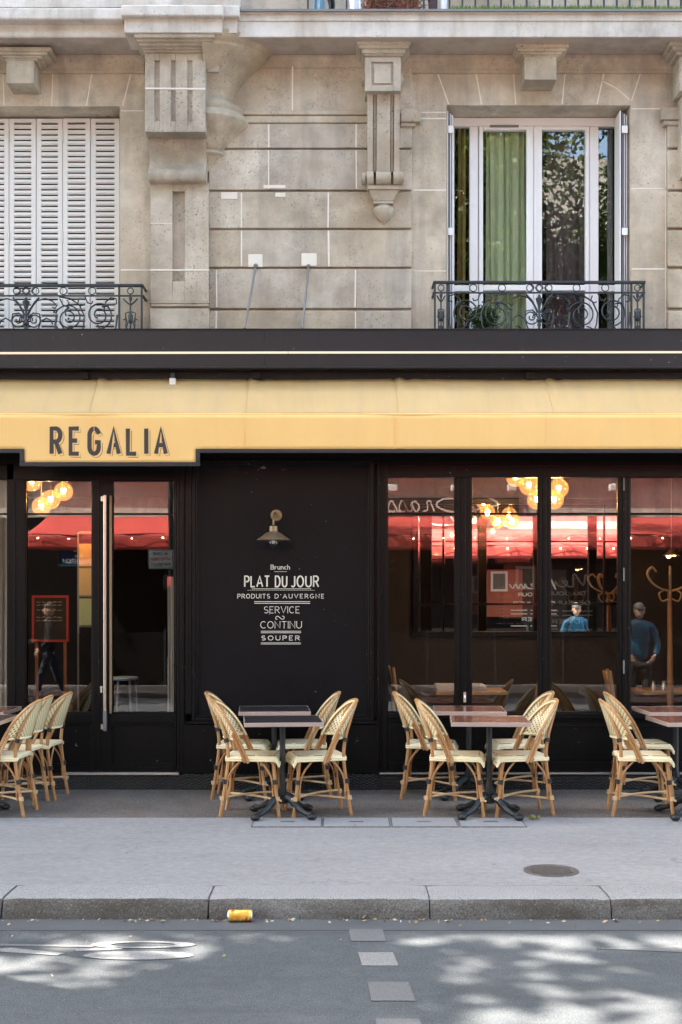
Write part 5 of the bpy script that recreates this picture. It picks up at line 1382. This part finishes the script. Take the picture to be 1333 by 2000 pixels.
# cafe tables
def make_table(top, nm):
    o = thing('cafe_table', None, 'table', (0, 0, 0))
    p = MB(); p.box(-.292, .292, -.292, .292, .722, .7525); p.build('tabletop', M[top], o, world=False, bevel=.002)
    p = MB(); a, b = .3, .2925
    for q in ((-a,a,-a,-b),(-a,a,b,a),(-a,-b,-b,b),(b,a,-b,b)): p.box(q[0], q[1], q[2], q[3], .7215, .7535)
    p.build('edge_band', M['edge'], o, world=False, bevel=.003)
    p = MB(); p.lathe([(.0,.70),(.14,.70),(.14,.72),(.0,.7205)], (0,0,0), 4, a0=math.pi/4, a1=math.pi/4+2*math.pi); p.build('bracket', M['cast_iron'], o, world=False)
    p = MB(); p.lathe([(.045,.10),(.048,.13),(.03,.17),(.036,.20),(.024,.235),(.0225,.70)], (0,0,0), 18); p.build('column', M['cast_iron'], o, world=False, smooth=True)
    for i in range(4):
        an = math.pi/2*i+math.pi/4; c_, s_ = math.cos(an), math.sin(an); p = MB()
        p.tube(spline([(c_*.02, s_*.02, .15), (c_*.09, s_*.09, .135), (c_*.17, s_*.17, .075), (c_*.24, s_*.24, .045), (c_*.30, s_*.30, .034)], 6), [.038]*4+[.031]*6+[.024]*6+[.020]*5+[.025]*4, 10, flat=.7)
        p.ball((c_*.305, s_*.305, .026), .032, 12, 8, 0, (1.2,1.2,.8)); p.build('foot', M['cast_iron'], o, world=False, smooth=True)
    return o
pt = {}
def table(px, Y, top, lab, rz=0):
    if top not in pt: pt[top] = o = make_table(top, top)
    else: o = copy_tree(pt[top])
    o.location = (X(px, Y), Y, .003); o.rotation_euler = (0, 0, R(rz)); o['label'] = lab; o['group'] = 'square bistro tables on the terrace'
table(552, -1.37, 'top_black', 'front black topped square table with rose metal edge, under the lettered panel', 5)
table(536, -.42, 'top_black', 'rear black topped square table against the lettered panel', 4)
table(956, -1.37, 'top_wood', 'front brown topped square table below the second window bay', -4)
table(916, -.42, 'top_wood', 'rear brown topped square table against the first mullion', -3)
table(1357, -1.37, 'top_wood', 'front brown topped square table cut off by the right edge', 2)
table(1321, -.48, 'top_wood', 'rear brown topped square table cut off by the right edge', 2)
table(-58, -1.30, 'top_black', 'front table at the left edge, only its corner in view', 0)
table(-44, -.48, 'top_wood', 'rear table at the left edge beneath the leftmost pane', 0)
# ------------------------------------------------------------------ plants
def leaf_cloud(mb, pts, size, mats=3, flat=.25):
    for c in pts:
        a = Vector((random.gauss(0,1), random.gauss(0,1), random.gauss(0,1)))
        a = a.normalized() if a.length > 1e-4 else Vector((1,0,0))
        b = a.cross(Vector((random.gauss(0,1), random.gauss(0,1), random.gauss(0,1))))
        b = b.normalized() if b.length > 1e-4 else a.orthogonal().normalized()
        s = size*random.uniform(.6, 1.3); n = a.cross(b)*s*flat; c = Vector(c)
        mb.add([c-a*s, c-b*s*.55+n*.3, c+a*s, c+b*s*.55+n*.3], [(0,1,2,3)], random.randrange(mats))
random.seed(21)
bx, bz = X(944, .08), Z(612, .08)
o = thing('potted_bush', 'round dark green bush in a pot behind the right iron railing', 'bush', (bx, .1, 3.95))
p = MB(); pts = []
for i in range(1700):
    v = Vector((random.gauss(0,1), random.gauss(0,1), random.gauss(0,1))).normalized()*(.135*random.uniform(.55, 1.05)); pts.append((bx+v.x*1.0, .13+v.y*.6, bz-.03+v.z*.85))
leaf_cloud(p, pts, .013); p.build('foliage', [M['leaf_b'], M['leaf_b'], M['leaf_a']], o)
p = MB(); p.lathe([(.0, 3.925), (.065, 3.925), (.085, 4.02), (.09, 4.03), (.078, 4.03), (.07, 4.02), (0, 4.015)], (bx, .13, 0), 20); p.build('pot', M['terracotta'], o, True)
p = MB(); p.tube([(bx, .13, 4.0), (bx, .13, bz)], .012, 6); p.build('stem', M['bark'], o)
# things along the edge of the upper balcony
zt_ = Z(21, BY); e0 = BY-.02
random.seed(14)
g = MB()
for i in range(9000):
    x = random.uniform(X(884,BY), X(1345,BY)*1.9); y = e0+abs(random.gauss(0,.10)); h = random.uniform(.02,.05); a = random.uniform(-.7,.7)
    y -= .02; w_ = .0035
    g.add([(x-w_, y, zt_), (x+w_, y, zt_), (x+h*a, y+random.uniform(-.02,.012), zt_+h)], [(0,1,2)])
g.box(X(884,BY), X(2600,BY), e0+.02, e0+.3, zt_+.001, zt_+.02)
tag(g.build('grass_mat', M['grass']), 'green artificial grass mat fringing the upper balcony edge', 'grass mat', kind='stuff')
x0, x1 = X(716, BY), X(820, BY)
o = thing('planter', 'long planter of dry brown stems on the upper balcony', 'planter', ((x0+x1)/2, e0+.18, zt_))
p = MB(); p.box(x0, x1, e0+.1, e0+.28, zt_, zt_+.17); p.build('trough', M['terracotta'], o, bevel=.01)
p = MB()
for i in range(700):
    x = random.uniform(x0, x1); y = e0+random.uniform(.02,.3); z0 = zt_+random.uniform(.02,.2); p.tube([(x,y,z0),(x+random.gauss(0,.05),y-random.uniform(0,.12),z0+random.gauss(.0,.06))], .003, 4)
p.build('stems', M['dry_plant'], o)
for i, (a, b, m_, lab, nm, cat, h) in enumerate([(612, 632, 'cloth_blue', 'pale blue cloth draped at the balcony edge', 'cloth', 'cloth', .3), (682, 702, 'white_cloth', 'white cloth draped at the balcony edge', 'cloth', 'cloth', .25), (640, 652, 'dark_cloth', 'dark cloth bundle between the pale cloths on the balcony', 'cloth', 'cloth', .22), (838, 856, 'curtain_plum', 'mauve flower pot on the upper balcony edge', 'flower_pot', 'pot', .2), (862, 876, 'sign_white', 'white flower pot on the upper balcony edge', 'flower_pot', 'pot', .2)]):
    xa_, xb_ = X(a,BY), X(b,BY); xm = (xa_+xb_)/2
    p = MB()
    if nm == 'cloth': p.grid(lambda u, v: (xa_+(xb_-xa_)*u+.01*math.sin(v*5), e0+.06+.025*math.sin(u*9+i)+.05*v, zt_-.0+h*v), 12, 6); oo = p.build(nm, M[m_], None, True); q = oo.modifiers.new('thickness', 'SOLIDIFY'); q.thickness = .006
    else: r_ = (xb_-xa_)/2; p.lathe([(0,0),(r_*.8,0),(r_,.14),(r_*1.1,.14),(r_*1.1,.17),(r_*.9,.17),(r_*.8,.15),(0,.15)], (xm, e0+.12, zt_), 18); oo = p.build(nm, M[m_], None, True)
    tag(oo, lab, cat, 'cloths on the upper balcony' if nm == 'cloth' else 'pots on the upper balcony')
o = thing('terrace_railing', 'black bar railing of the upper balcony, only its feet in view', 'railing', (X(900,BY), e0+.3, zt_))
p = MB()
for i in range(40):
    xx = X(600,BY)+i*.115; p.box(xx-.008, xx+.008, e0+.34, e0+.356, zt_, zt_+.95)
p.build('baluster', M['iron'], o); o['kind'] = 'thing'
p = MB(); p.box(X(590,BY), X(590,BY)+4.8, e0+.33, e0+.366, zt_+.95, zt_+.99); p.build('handrail', M['iron'], o)

def tree(x, y, h0, crown, n, seed, lab, grp='street trees', size=.11, zr=ZR, nclump=70, extra=()):
    random.seed(seed)
    cx, cy, cz, rx, ry, rz = crown
    o = thing('street_tree', lab, 'tree', (x, y, zr), grp)
    p = MB(); top = Vector((cx, cy, cz+rz*.3)); base = Vector((x, y, zr))
    tr = [base, base+Vector((.03,.02,1.5)), Vector((x+(cx-x)*.2, y+(cy-y)*.2, 4.0)), Vector((x+(cx-x)*.6, y+(cy-y)*.6, cz-rz*.5)), top]
    sp = spline(tr, 6); p.tube(sp, [.19-.15*i/(len(sp)-1) for i in range(len(sp))], 12); p.build('trunk', M['bark'], o, True)
    clumps = []
    for i in range(nclump):
        v = Vector((random.gauss(0,1), random.gauss(0,1), random.gauss(0,1))).normalized()*(random.uniform(.25,1)**.5)
        clumps.append(Vector((cx+v.x*rx, cy+v.y*ry, cz+v.z*rz)))
    for (ex, ey, ez, rx2, ry2, rz2, k2) in extra:
        for i in range(k2): clumps.append(Vector((ex+random.uniform(-rx2,rx2), ey+random.uniform(-ry2,ry2), ez+random.uniform(-rz2,rz2))))
    lb = MB()
    for i in range(0, len(clumps), 3):
        a = sp[random.randrange(len(sp)//2+2, len(sp))]; q = clumps[i]; m_ = (a+q)/2+Vector((0,0,-.2)); lb.tube(spline([a, m_, q], 4), [.05,.045,.04,.035,.03,.025,.02,.015,.01], 6)
    lb.build('limb', M['bark'], o, True)
    cr = MB(); per = n//nclump
    for c in clumps:
        rr = random.uniform(.5, 1.0); pts = []
        for i in range(per):
            v = Vector((random.gauss(0,.42), random.gauss(0,.42), random.gauss(0,.3)))*rr; pts.append(c+v)
        leaf_cloud(cr, pts, size)
    cr.build('crown', [M['leaf_a'], M['leaf_b'], M['leaf_c']], o)
    return o
# near pavement, out of the frame to the left, throws the dappled shade over the road
TREES_NEAR = True
tree(-9.2, -3.3, 0, (-9.2, -2.6, 9.2, 1.9, 1.6, 2.7), 3600, 31, 'street tree on the near pavement at left, shading the road', nclump=33, size=.15, extra=((-5.9, -2.2, 9.2, 1.3, .2, .3, 5), (-7.6, -2.2, 9.2, 1.0, .3, .3, 3)))
tree(-5.2, -3.6, 0, (-2.6, -5.3, 9.2, 1.8, .8, 2.2), 3600, 41, 'slender unseen tree added over the near kerb to shade the man in blue', nclump=40, size=.14)  # out of view, added so its crown shades the man and the road
tree(-15.5, -3.3, 0, (-14.6, -2.6, 9.6, 3.0, 2.0, 3.0), 4000, 32, 'street tree further along the near pavement at left', nclump=44)
tree(7.2, -3.3, 0, (8.2, -2.6, 9.8, 2.6, 1.8, 2.8), 4000, 33, 'street tree on the near pavement at right', nclump=44)
# opposite kerb: seen in the panes
tree(-1.2, -12.7, 0, (3.4, -10.7, 8.8, 3.4, 1.5, 3.4), 52000, 34, 'street tree across the road, mirrored in the upper window', zr=-.05, nclump=175, size=.065, extra=((1.0, -15.0, 8.4, 5.0, .5, .6, 20),))
tree(-2.0, -12.7, 0, (-3.2, -9.4, 9.6, 4.4, 1.5, 2.8), 9000, 37, 'tree added across the road near the signal pole to shade the street', zr=-.05, nclump=70, size=.14)  # added tree: its crown darkens the strip of road the panes reflect
tree(9.4, -12.7, 0, (9.8, -11.2, 9.3, 2.6, 1.5, 3.2), 5000, 35, 'street tree across the road at right', zr=-.05, nclump=60)
tree(-7.6, -12.7, 0, (-10.6, -9.6, 9.4, 4.2, 1.6, 3.0), 8000, 36, 'street tree across the road, its trunk mirrored in the leftmost pane', zr=-.05, nclump=60)  # crown drawn out over the road to shade what the door reflects

# ------------------------------------------------------------------ the far side of the street (seen as reflections)
g = MB(); g.box(-40, 40, -40, -12.2, ZR-.2, -.02); tag(g.build('pavement', M['terrace']), kind='structure')
OW = -18.2
O = thing('opposite_building', 'limestone building across the street with a dark bistro front', 'building', (0, OW, 0))
p = MB(); p.box(-24, 24, OW-6, OW, 3.7, 12.5); p.build('wall', M['opp_wall'], O)
p = MB(); p.box(-24, 24, OW-6, OW+.02, -.1, 3.698); p.build('bistro_front', M['dark_wall'], O)
p = MB(); p.box(3.85, 5.0, OW+.02, OW+.08, 1.3, 2.6); p.build('red_panel', M['terracotta'], O)
p = MB()
for a, b, c_, d in ((4.12,4.18,2.0,2.55),(4.52,4.58,2.0,2.55),(4.18,4.52,2.0,2.06),(4.18,4.52,2.49,2.55)): p.box(a, b, OW+.08, OW+.13, c_, d)
p.build('window_frame', M['white_paint'], O); p = MB(); p.box(4.18, 4.52, OW+.085, OW+.1, 2.06, 2.49); p.build('window_pane', simple('grey_pane', (.16,.17,.15), .2), O)
for i in range(-6, 7):
    for zz in (5.4, 8.8):
        p = MB(); xx = i*3.4+1; p.box(xx-.6, xx+.6, OW, OW+.03, zz, zz+2.2); w_ = p.build('window', simple('far_window', (.03,.035,.04), .15) if (i == -6 and zz < 6) else bpy.data.materials['far_window'], O)
        p = MB(); p.box(xx-.7, xx+.7, OW, OW+.12, zz-.15, zz); p.box(xx-.05, xx+.05, OW+.03, OW+.06, zz, zz+2.2); p.build('frame', M['white_paint'], w_)
p = MB(); p.box(-24, 24, OW, OW+.25, 4.75, 4.95); p.build('string_course', M['stone_white'], O)
for wx_, (a, b), lab in ((4, (-1.0, 13.0), 'long dark screen added across the street to darken the window reflections'), (-5, (-8.0, -2.2), 'shorter dark screen added to darken the door reflections, nearer the street name plate')):
    o = thing('blocker', lab, 'blocker', (wx_, -14.6, 0), 'added screens across the street'); n = int((b-a)/1.4); st = (b-a)/n  # added screens that keep the bright far pavement out of the panes
    for i in range(n):
        p = MB(); p.box(a+i*st+.02, a+(i+1)*st-.02, -14.62, -14.58, -.02, 1.05); p.build('screen_panel', M['dark_wall'], o)
    for i in range(n+1):
        p = MB(); p.box(a+i*st-.02, a+i*st+.02, -14.64, -14.56, -.02, 1.12); p.build('post', M['iron'], o)
# sign board with script lettering
o = thing('bistro_sign', 'dark sign board with cream script lettering across the street', 'sign', (1.5, OW, 4.0))
p = MB(); p.box(-3.5, 4.2, OW, OW+.06, 3.78, 4.16); p.build('board', simple('dark_board', (.05,.04,.035), .6), o)
sh = Sheet((3.75, OW+.064, 3.82), (-1,0,0), (0,0,1), (0,1,0))
SX = [2.0]
def script(pts, t_=.036):
    pts = [(a*SX[0] if SX[0] == 2.0 else (a-.84)*SX[0]+1.62, b) for a, b in pts]
    sh.line([(q.x, q.y) for q in spline([(a, b, 0) for a, b in pts], 7)], t_)
script([(.28,.0),(.36,.22),(.47,.52),(.50,.58),(.30,.50),(.08,.30),(.02,.18),(.10,.12)], .045)
script([(.16,.36),(.34,.58),(.62,.62),(.72,.50),(.58,.36),(.42,.32),(.66,.30),(.74,.16),(.58,.02),(.34,.02),(.22,.10)], .045)
SX[0] = 1.3; x = .84
for ch in 'rasserie':
    if ch == 'r': script([(x-.06,.02),(x,.2),(x+.02,.27),(x+.08,.24),(x+.07,.06),(x+.16,.02)]); x += .22
    if ch == 'a': script([(x+.14,.22),(x+.06,.25),(x,.12),(x+.06,.02),(x+.14,.2),(x+.13,.05),(x+.22,.03)]); x += .25
    if ch == 's': script([(x-.06,.02),(x+.06,.28),(x+.12,.10),(x+.04,.02),(x,.06)]); script([(x+.08,.02),(x+.18,.05)]); x += .2
    if ch == 'e': script([(x-.04,.06),(x+.08,.16),(x+.10,.25),(x+.02,.22),(x+.02,.05),(x+.12,.02),(x+.2,.08)]); x += .22
    if ch == 'i': script([(x-.03,.05),(x+.04,.25),(x+.04,.05),(x+.12,.03)]); x += .14
sh.build('lettering', M['letter'], o)
for i, xx in enumerate((4.0, 2.7, 1.2, 6.4)):
    o = thing('sign_light', f'white box light above the bistro sign, {["first","second","third","fourth"][i]} from the street sign end', 'light', (xx, OW+.3, 4.35), 'box lights over the bistro sign')
    p = MB(); p.box(xx-.11, xx+.11, OW+.2, OW+.36, 4.30, 4.46); p.build('housing', M['white_paint'], o, bevel=.02); p = MB(); p.box(xx-.02, xx+.02, OW, OW+.2, 4.44, 4.48); p.build('arm', M['white_paint'], o)
o = thing('red_awning', 'red canvas awning across the street, mirrored in the cafe panes', 'awning', (0, OW, 3.4))
p = MB(); p.grid(lambda u, v: (-6.9+19.8*u, OW+.1+2.2*v, 3.72-.55*v-.03*math.sin(math.pi*v)+.01*math.sin(u*60)), 120, 6); q = p.build('canvas', M['red_canvas'], o, True, ang=180); md = q.modifiers.new('thickness', 'SOLIDIFY'); md.thickness = .004
p = MB(); p.grid(lambda u, v: (-6.9+19.8*u, OW+2.3+.02*math.sin(u*90), 2.83+.33*v), 200, 4); q = p.build('valance', M['red_canvas'], o, True, ang=180); md = q.modifiers.new('thickness', 'SOLIDIFY'); md.thickness = .004
p = MB()
for xx in (-3.5, 0, 4, 8, 12.8): p.tube([(xx, OW+.05, 2.9), (xx, OW+2.25, 3.1)], .02, 8)
p.build('arm', M['white_paint'], o)
for i in range(29):
    xx = -6.6+i*.68; o2 = tag(MB().ball((xx, OW+2.36, 3.08), .021, 8, 6).build('string_bulb', M['string_bulb']), 'small lit bulb in the string along the red awning', 'bulb', 'string of bulbs on the red awning')
p = MB(); p.tube([(-6.9+.17*i, OW+2.355, 3.125-.02*abs(math.sin(i*.785))) for i in range(117)], .006, 5); tag(p.build('bulb_cord', M['iron']), 'thin cord carrying the bulbs along the red awning', 'cord')
o = thing('menu_window', 'menu lettering in white on the dark bistro window across the street', 'menu window', (5.2, OW, 1))
p = MB(); p.box(5.02, 6.2, OW+.09, OW+.12, .5, 2.6); p.build('board', M['chalk'], o)
sh = Sheet((6.05, OW+.122, 0), (-1.5,0,0), (0,0,1), (0,1,0))
def tl(t_, x, z, w_, h, th=.022): sh.text(t_, x, z, w_, h, th)
sh.line([(q.x, q.y) for q in spline([(a, b, 0) for a, b in [(.1,2.05),(.2,2.35),(.24,2.1),(.38,2.38),(.4,2.08),(.5,2.12),(.55,2.2),(.48,2.18),(.52,2.08),(.62,2.1),(.66,2.2),(.68,2.08),(.74,2.2),(.78,2.08),(.84,2.2),(.88,2.08),(.95,2.2)]], 5)], .03)
tl('DU JOUR', .2, 1.86, .6, .11); tl('DEJEUNER', .12, 1.62, .76, .11)
for i, z in enumerate((1.48, 1.38, 1.05, .95)): sh.line([(.08,z),(.36,z)], .03); sh.line([(.42,z),(.56,z)], .03); sh.line([(.62,z),(.92,z)], .03)
tl('DINER', .28, 1.18, .45, .11)
sh.build('lettering', M['letter'], o)
# pole with the pedestrian signs
px_, py_ = X(333)*24/11, -13.0
o = thing('signal_pole', 'green street pole with pedestrian sign and red man, across the street', 'signal pole', (px_, py_, -.02))
p = MB(); p.tube([(px_, py_, -.02), (px_, py_, .6), (px_, py_, .62), (px_, py_, 6.5)], [.08,.08,.055,.05], 14); p.build('pole', M['pole'], o, True)
p = MB(); p.box(px_-.12, px_+.12, py_+.06, py_+.24, 1.92, 2.22); hb = p.build('signal_box', M['pole'], o, bevel=.02)
p = MB(); yb = py_+.245; p.ball((px_, yb, 2.17), .022, 8, 6); p.tube([(px_, yb, 2.15), (px_, yb, 2.07)], .026, 6); p.tube([(px_-.015, yb, 2.07), (px_-.03, yb, 1.98)], .012, 6); p.tube([(px_+.015, yb, 2.07), (px_+.03, yb, 1.98)], .012, 6); p.tube([(px_-.045, yb, 2.06), (px_-.03, yb, 2.14)], .01, 6); p.tube([(px_+.045, yb, 2.06), (px_+.03, yb, 2.14)], .01, 6); p.build('red_man', M['red_light'], hb)
sx = X(314)*24/11
p = MB(); p.box(sx-.24, sx+.24, py_+.07, py_+.09, 2.34, 2.70); sg = p.build('sign_plate', M['sign_white'], o, bevel=.008)
sh = Sheet((sx+.24, py_+.0925, 2.34), (-1,0,0), (0,0,1), (0,1,0))
sh.line([(.015,.015),(.465,.015),(.465,.345),(.015,.345),(.015,.015)], .014); sh.build('sign_border', M['sign_blue'], sg)
sh = Sheet((sx+.24, py_+.0925, 2.34), (-1,0,0), (0,0,1), (0,1,0)); sh.text('PIETONS', .10, .25, .28, .06, .012); sh.build('lettering', M['sign_blue'], sg)
sh = Sheet((sx+.24, py_+.0925, 2.34), (-1,0,0), (0,0,1), (0,1,0)); sh.text('ATTENTION', .05, .15, .38, .065, .013); sh.build('lettering', M['sign_red'], sg)
sh = Sheet((sx+.24, py_+.0925, 2.34), (-1,0,0), (0,0,1), (0,1,0)); sh.text('FEUX DECALES', .05, .05, .38, .06, .011); sh.build('lettering', M['sign_green'], sg)
# street name plate
nx, ny = X(152)*27/11, -16.0
o = thing('street_sign', 'dark blue street name plate with green border on a post across the street', 'street sign', (nx, ny, 0))
p = MB(); p.box(nx-.45, nx+.45, ny, ny+.02, 2.48, 2.98); p.lathe([(.0,0),(.22,0),(.22,.02),(0,.02)], (nx, ny, 2.98), 28, 1, 0, 'y', 0, math.pi); bp = p.build('plate', M['sign_blue'], o)
sh = Sheet((nx+.45, ny+.0225, 2.48), (-1,0,0), (0,0,1), (0,1,0)); sh.line([(.02,.02),(.88,.02),(.88,.48),(.02,.48),(.02,.02)], .022); sh.build('border', M['sign_green'], bp)
sh = Sheet((nx+.45, ny+.0225, 2.48), (-1,0,0), (0,0,1), (0,1,0)); sh.text('RUE', .34, .34, .22, .10, .018); sh.text('DE LA', .36, .22, .18, .07, .014); sh.text('CONVENTION', .10, .07, .70, .11, .018); sh.text('15e', .39, .53, .12, .08, .014); sh.build('lettering', M['sign_white'], bp)
p = MB(); p.tube([(nx, ny-.05, -.02), (nx, ny-.05, 3.2)], .04, 12); p.build('post', M['pole'], o, True)

# ------------------------------------------------------------------ passers-by (mirrored in the panes)
def skin_body(name, joints, edges, m, parent, sub=2):
    me = bpy.data.meshes.new(name); me.from_pydata([j[0] for j in joints], edges, []); me.materials.append(m)
    o = bpy.data.objects.new(name, me); col.objects.link(o); o.parent = parent
    sk_ = o.modifiers.new('skin', 'SKIN'); sk_.use_smooth_shade = True
    for v, j in zip(me.skin_vertices[0].data, joints): v.radius = (j[1], j[2] if len(j) > 2 else j[1])
    me.skin_vertices[0].data[0].use_root = True
    s_ = o.modifiers.new('smooth', 'SUBSURF'); s_.levels = sub; s_.render_levels = sub
    if name in ('body', 'trousers', 'jeans'):
        s_.levels = s_.render_levels = 3; tx_ = bpy.data.textures.get('cloth_folds') or bpy.data.textures.new('cloth_folds', 'CLOUDS'); tx_.noise_scale = .13
        dm = o.modifiers.new('folds', 'DISPLACE'); dm.texture = tx_; dm.strength = .045; dm.mid_level = .5
    return o
def head(parent, c, cap, f=(0,1,0)):
    """head with face, ears, nose; f = the way it looks"""
    f = Vector(f); r = Vector((f.y, -f.x, 0)); c = Vector(c)
    p = MB(); n, m_ = 20, 16; vs = []; fs = []
    for j in range(m_+1):
        t_ = math.pi*j/m_
        for i in range(n):
            a = 2*math.pi*i/n; x = math.sin(t_)*math.cos(a); y = math.sin(t_)*math.sin(a); z = -math.cos(t_)
            w_ = .076*(1-.20*max(0, -z)); d = .098
            q = c + r*(y*w_) + f*(x*d + (.012 if x > .5 and z < -.3 else 0)) + Vector((0,0,z*.122))
            vs.append(q)
    for j in range(m_):
        for i in range(n): fs.append((j*n+i, j*n+(i+1) % n, (j+1)*n+(i+1) % n, (j+1)*n+i))
    p.add(vs, fs)
    nz = c+f*.1+Vector((0,0,-.012)); p.tube([nz+Vector((0,0,.035))-f*.008, nz+f*.018, nz-Vector((0,0,.012))], [.007,.014,.01], 8)
    for s_ in (-1, 1): p.ball(c+r*s_*.077+Vector((0,0,-.01)), .026, 8, 6, 0, (.5,.5,1.1))
    h = p.build('head', M['skin'], parent, True, ang=70, world=False)
    p = MB()
    for s_ in (-1, 1): p.ball(c+r*s_*.03+f*.088+Vector((0,0,.012)), .0095, 8, 6)
    p.build('eye', M['hair'], h, True, world=False)
    p = MB(); p.tube([c+f*.094+r*x*.022+Vector((0,0,-.06)) for x in (-1, 0, 1)], .005, 6); p.build('mouth', M['terracotta'], h, True, world=False)
    p = MB()
    vs = []; fs = []
    for j in range(7):
        t_ = math.pi/2*j/6
        for i in range(20):
            a = 2*math.pi*i/20; vs.append(c+r*(math.sin(a)*math.cos(t_)*.083)+f*(math.cos(a)*math.cos(t_)*.106-.006)+Vector((0,0,.03+math.sin(t_)*.106)))
    for j in range(6):
        for i in range(20): fs.append((j*20+i, j*20+(i+1) % 20, (j+1)*20+(i+1) % 20, (j+1)*20+i))
    p.add(vs, fs)
    if cap: p.add([c+f*.09+r*.07+Vector((0,0,.045)), c+f*.17+r*.05+Vector((0,0,.03)), c+f*.17-r*.05+Vector((0,0,.03)), c+f*.09-r*.07+Vector((0,0,.045)), c+f*.09+r*.07+Vector((0,0,.055)), c+f*.17+r*.05+Vector((0,0,.037)), c+f*.17-r*.05+Vector((0,0,.037)), c+f*.09-r*.07+Vector((0,0,.055))], [(0,1,2,3),(7,6,5,4),(0,4,5,1),(1,5,6,2),(2,6,7,3)])
    p.build('cap' if cap else 'hair', M['cap'] if cap else M['hair'], h, True, world=False)
def hand(parent, c, down, fwd, side):
    c = Vector(c); down = Vector(down).normalized(); fwd = Vector(fwd).normalized(); sd = down.cross(fwd).normalized()
    J = [(c, .018, .03), (c+down*.045, .016, .036), (c+down*.085, .014, .036)]; E = [(0,1),(1,2)]
    for k_, (off, ln_) in enumerate(((-.03,.062),(-.01,.075),(.011,.07),(.03,.052))):
        b = len(J); q = c+down*.085+fwd*off
        J += [(q+down*.02, .009), (q+down*ln_*.6-sd*side*.012, .0085), (q+down*ln_-sd*side*.034, .007)]; E += [(2,b),(b,b+1),(b+1,b+2)]
    b = len(J); J += [(c+down*.03+fwd*.035-sd*side*.008, .011), (c+down*.065+fwd*.052-sd*side*.02, .009), (c+down*.088+fwd*.054-sd*side*.026, .0075)]; E += [(0,b),(b,b+1),(b+1,b+2)]
    return skin_body('hand', [(tuple(j[0]),)+j[1:] for j in J], E, M['skin'], parent, 1)
# man in the blue jacket, facing the cafe
mx_, my_ = 4.36, -7.0
o = thing('person', 'man in a bright blue jacket and cap, mirrored in the right window', 'person', (mx_, my_, ZR))
body = skin_body('body', [((0,0,.92),.15,.11),((0,0,1.1),.15,.11),((0,0,1.3),.18,.115),((0,-.01,1.45),.12,.09),((0,0,1.54),.055),
    ((.19,0,1.42),.075),((.27,.01,1.17),.058),((.20,.17,1.02),.042),((-.19,0,1.42),.075),((-.27,.01,1.17),.058),((-.20,.17,1.02),.042)],
    [(0,1),(1,2),(2,3),(3,4),(3,5),(5,6),(6,7),(3,8),(8,9),(9,10)], M['blue_jacket'], o)
skin_body('trousers', [((0,0,.95),.14,.10),((.095,0,.86),.095),((.11,.01,.48),.065),((.12,0,.09),.05),((-.095,0,.86),.095),((-.12,.01,.48),.065),((-.13,0,.09),.05)], [(0,1),(1,2),(2,3),(0,4),(4,5),(5,6)], M['dark_cloth'], o)
for s_ in (-1, 1):
    skin_body('shoe', [((.125*s_,-.05,.05),.045,.045),((.125*s_,.08,.045),.045,.04),((.13*s_,.18,.035),.035,.03)], [(0,1),(1,2)], M['cap'], o, 1)
    hand(o, (.185*s_, .195, 1.0), (-.55*s_, .35, -.5), (0,.5,.4), s_)
head(o, (0, .02, 1.665), True, (0,1,0))
# walker in navy jacket and jeans, heading left
o = thing('person', 'walking person in navy jacket and jeans, mirrored in the left door', 'person', (-5.0, -10.2, ZR))
skin_body('body', [((0,0,.95),.11,.14),((0,0,1.12),.105,.14),((-.01,0,1.32),.115,.17),((0,0,1.46),.09,.11),((-.01,0,1.55),.052),
    ((0,.19,1.42),.068),((.06,.24,1.17),.055),((-.10,.21,1.02),.04),((0,-.19,1.42),.068),((-.05,-.24,1.17),.055),((-.24,-.17,1.12),.04)],
    [(0,1),(1,2),(2,3),(3,4),(3,5),(5,6),(6,7),(3,8),(8,9),(9,10)], M['navy'], o)
skin_body('jeans', [((0,0,.97),.10,.13),((-.02,.09,.86),.09),((-.16,.10,.50),.062),((-.22,.10,.10),.048),((.02,-.09,.86),.09),((.10,-.10,.48),.062),((.30,-.10,.16),.048)], [(0,1),(1,2),(2,3),(0,4),(4,5),(5,6)], M['jeans'], o)
skin_body('shoe', [((-.20,.10,.05),.042),((-.31,.10,.045),.042,.036),((-.40,.10,.035),.032,.028)], [(0,1),(1,2)], M['white_cloth'], o, 1)
skin_body('shoe', [((.32,-.10,.13),.042),((.24,-.10,.07),.042,.036),((.17,-.10,.04),.032,.028)], [(0,1),(1,2)], M['white_cloth'], o, 1)
hand(o, (-.13, .205, 1.0), (-.5, -.1, -.6), (-.6,0,.5), 1); hand(o, (-.275, -.16, 1.115), (-.9, .1, .1), (0,.3,.8), -1)
skin_body('collar', [((-.05,-.05,1.5),.03),((-.08,0,1.47),.03),((-.05,.05,1.5),.03)], [(0,1),(1,2)], M['white_cloth'], o, 1)
head(o, (-.03, 0, 1.67), False, (-1,0,0))
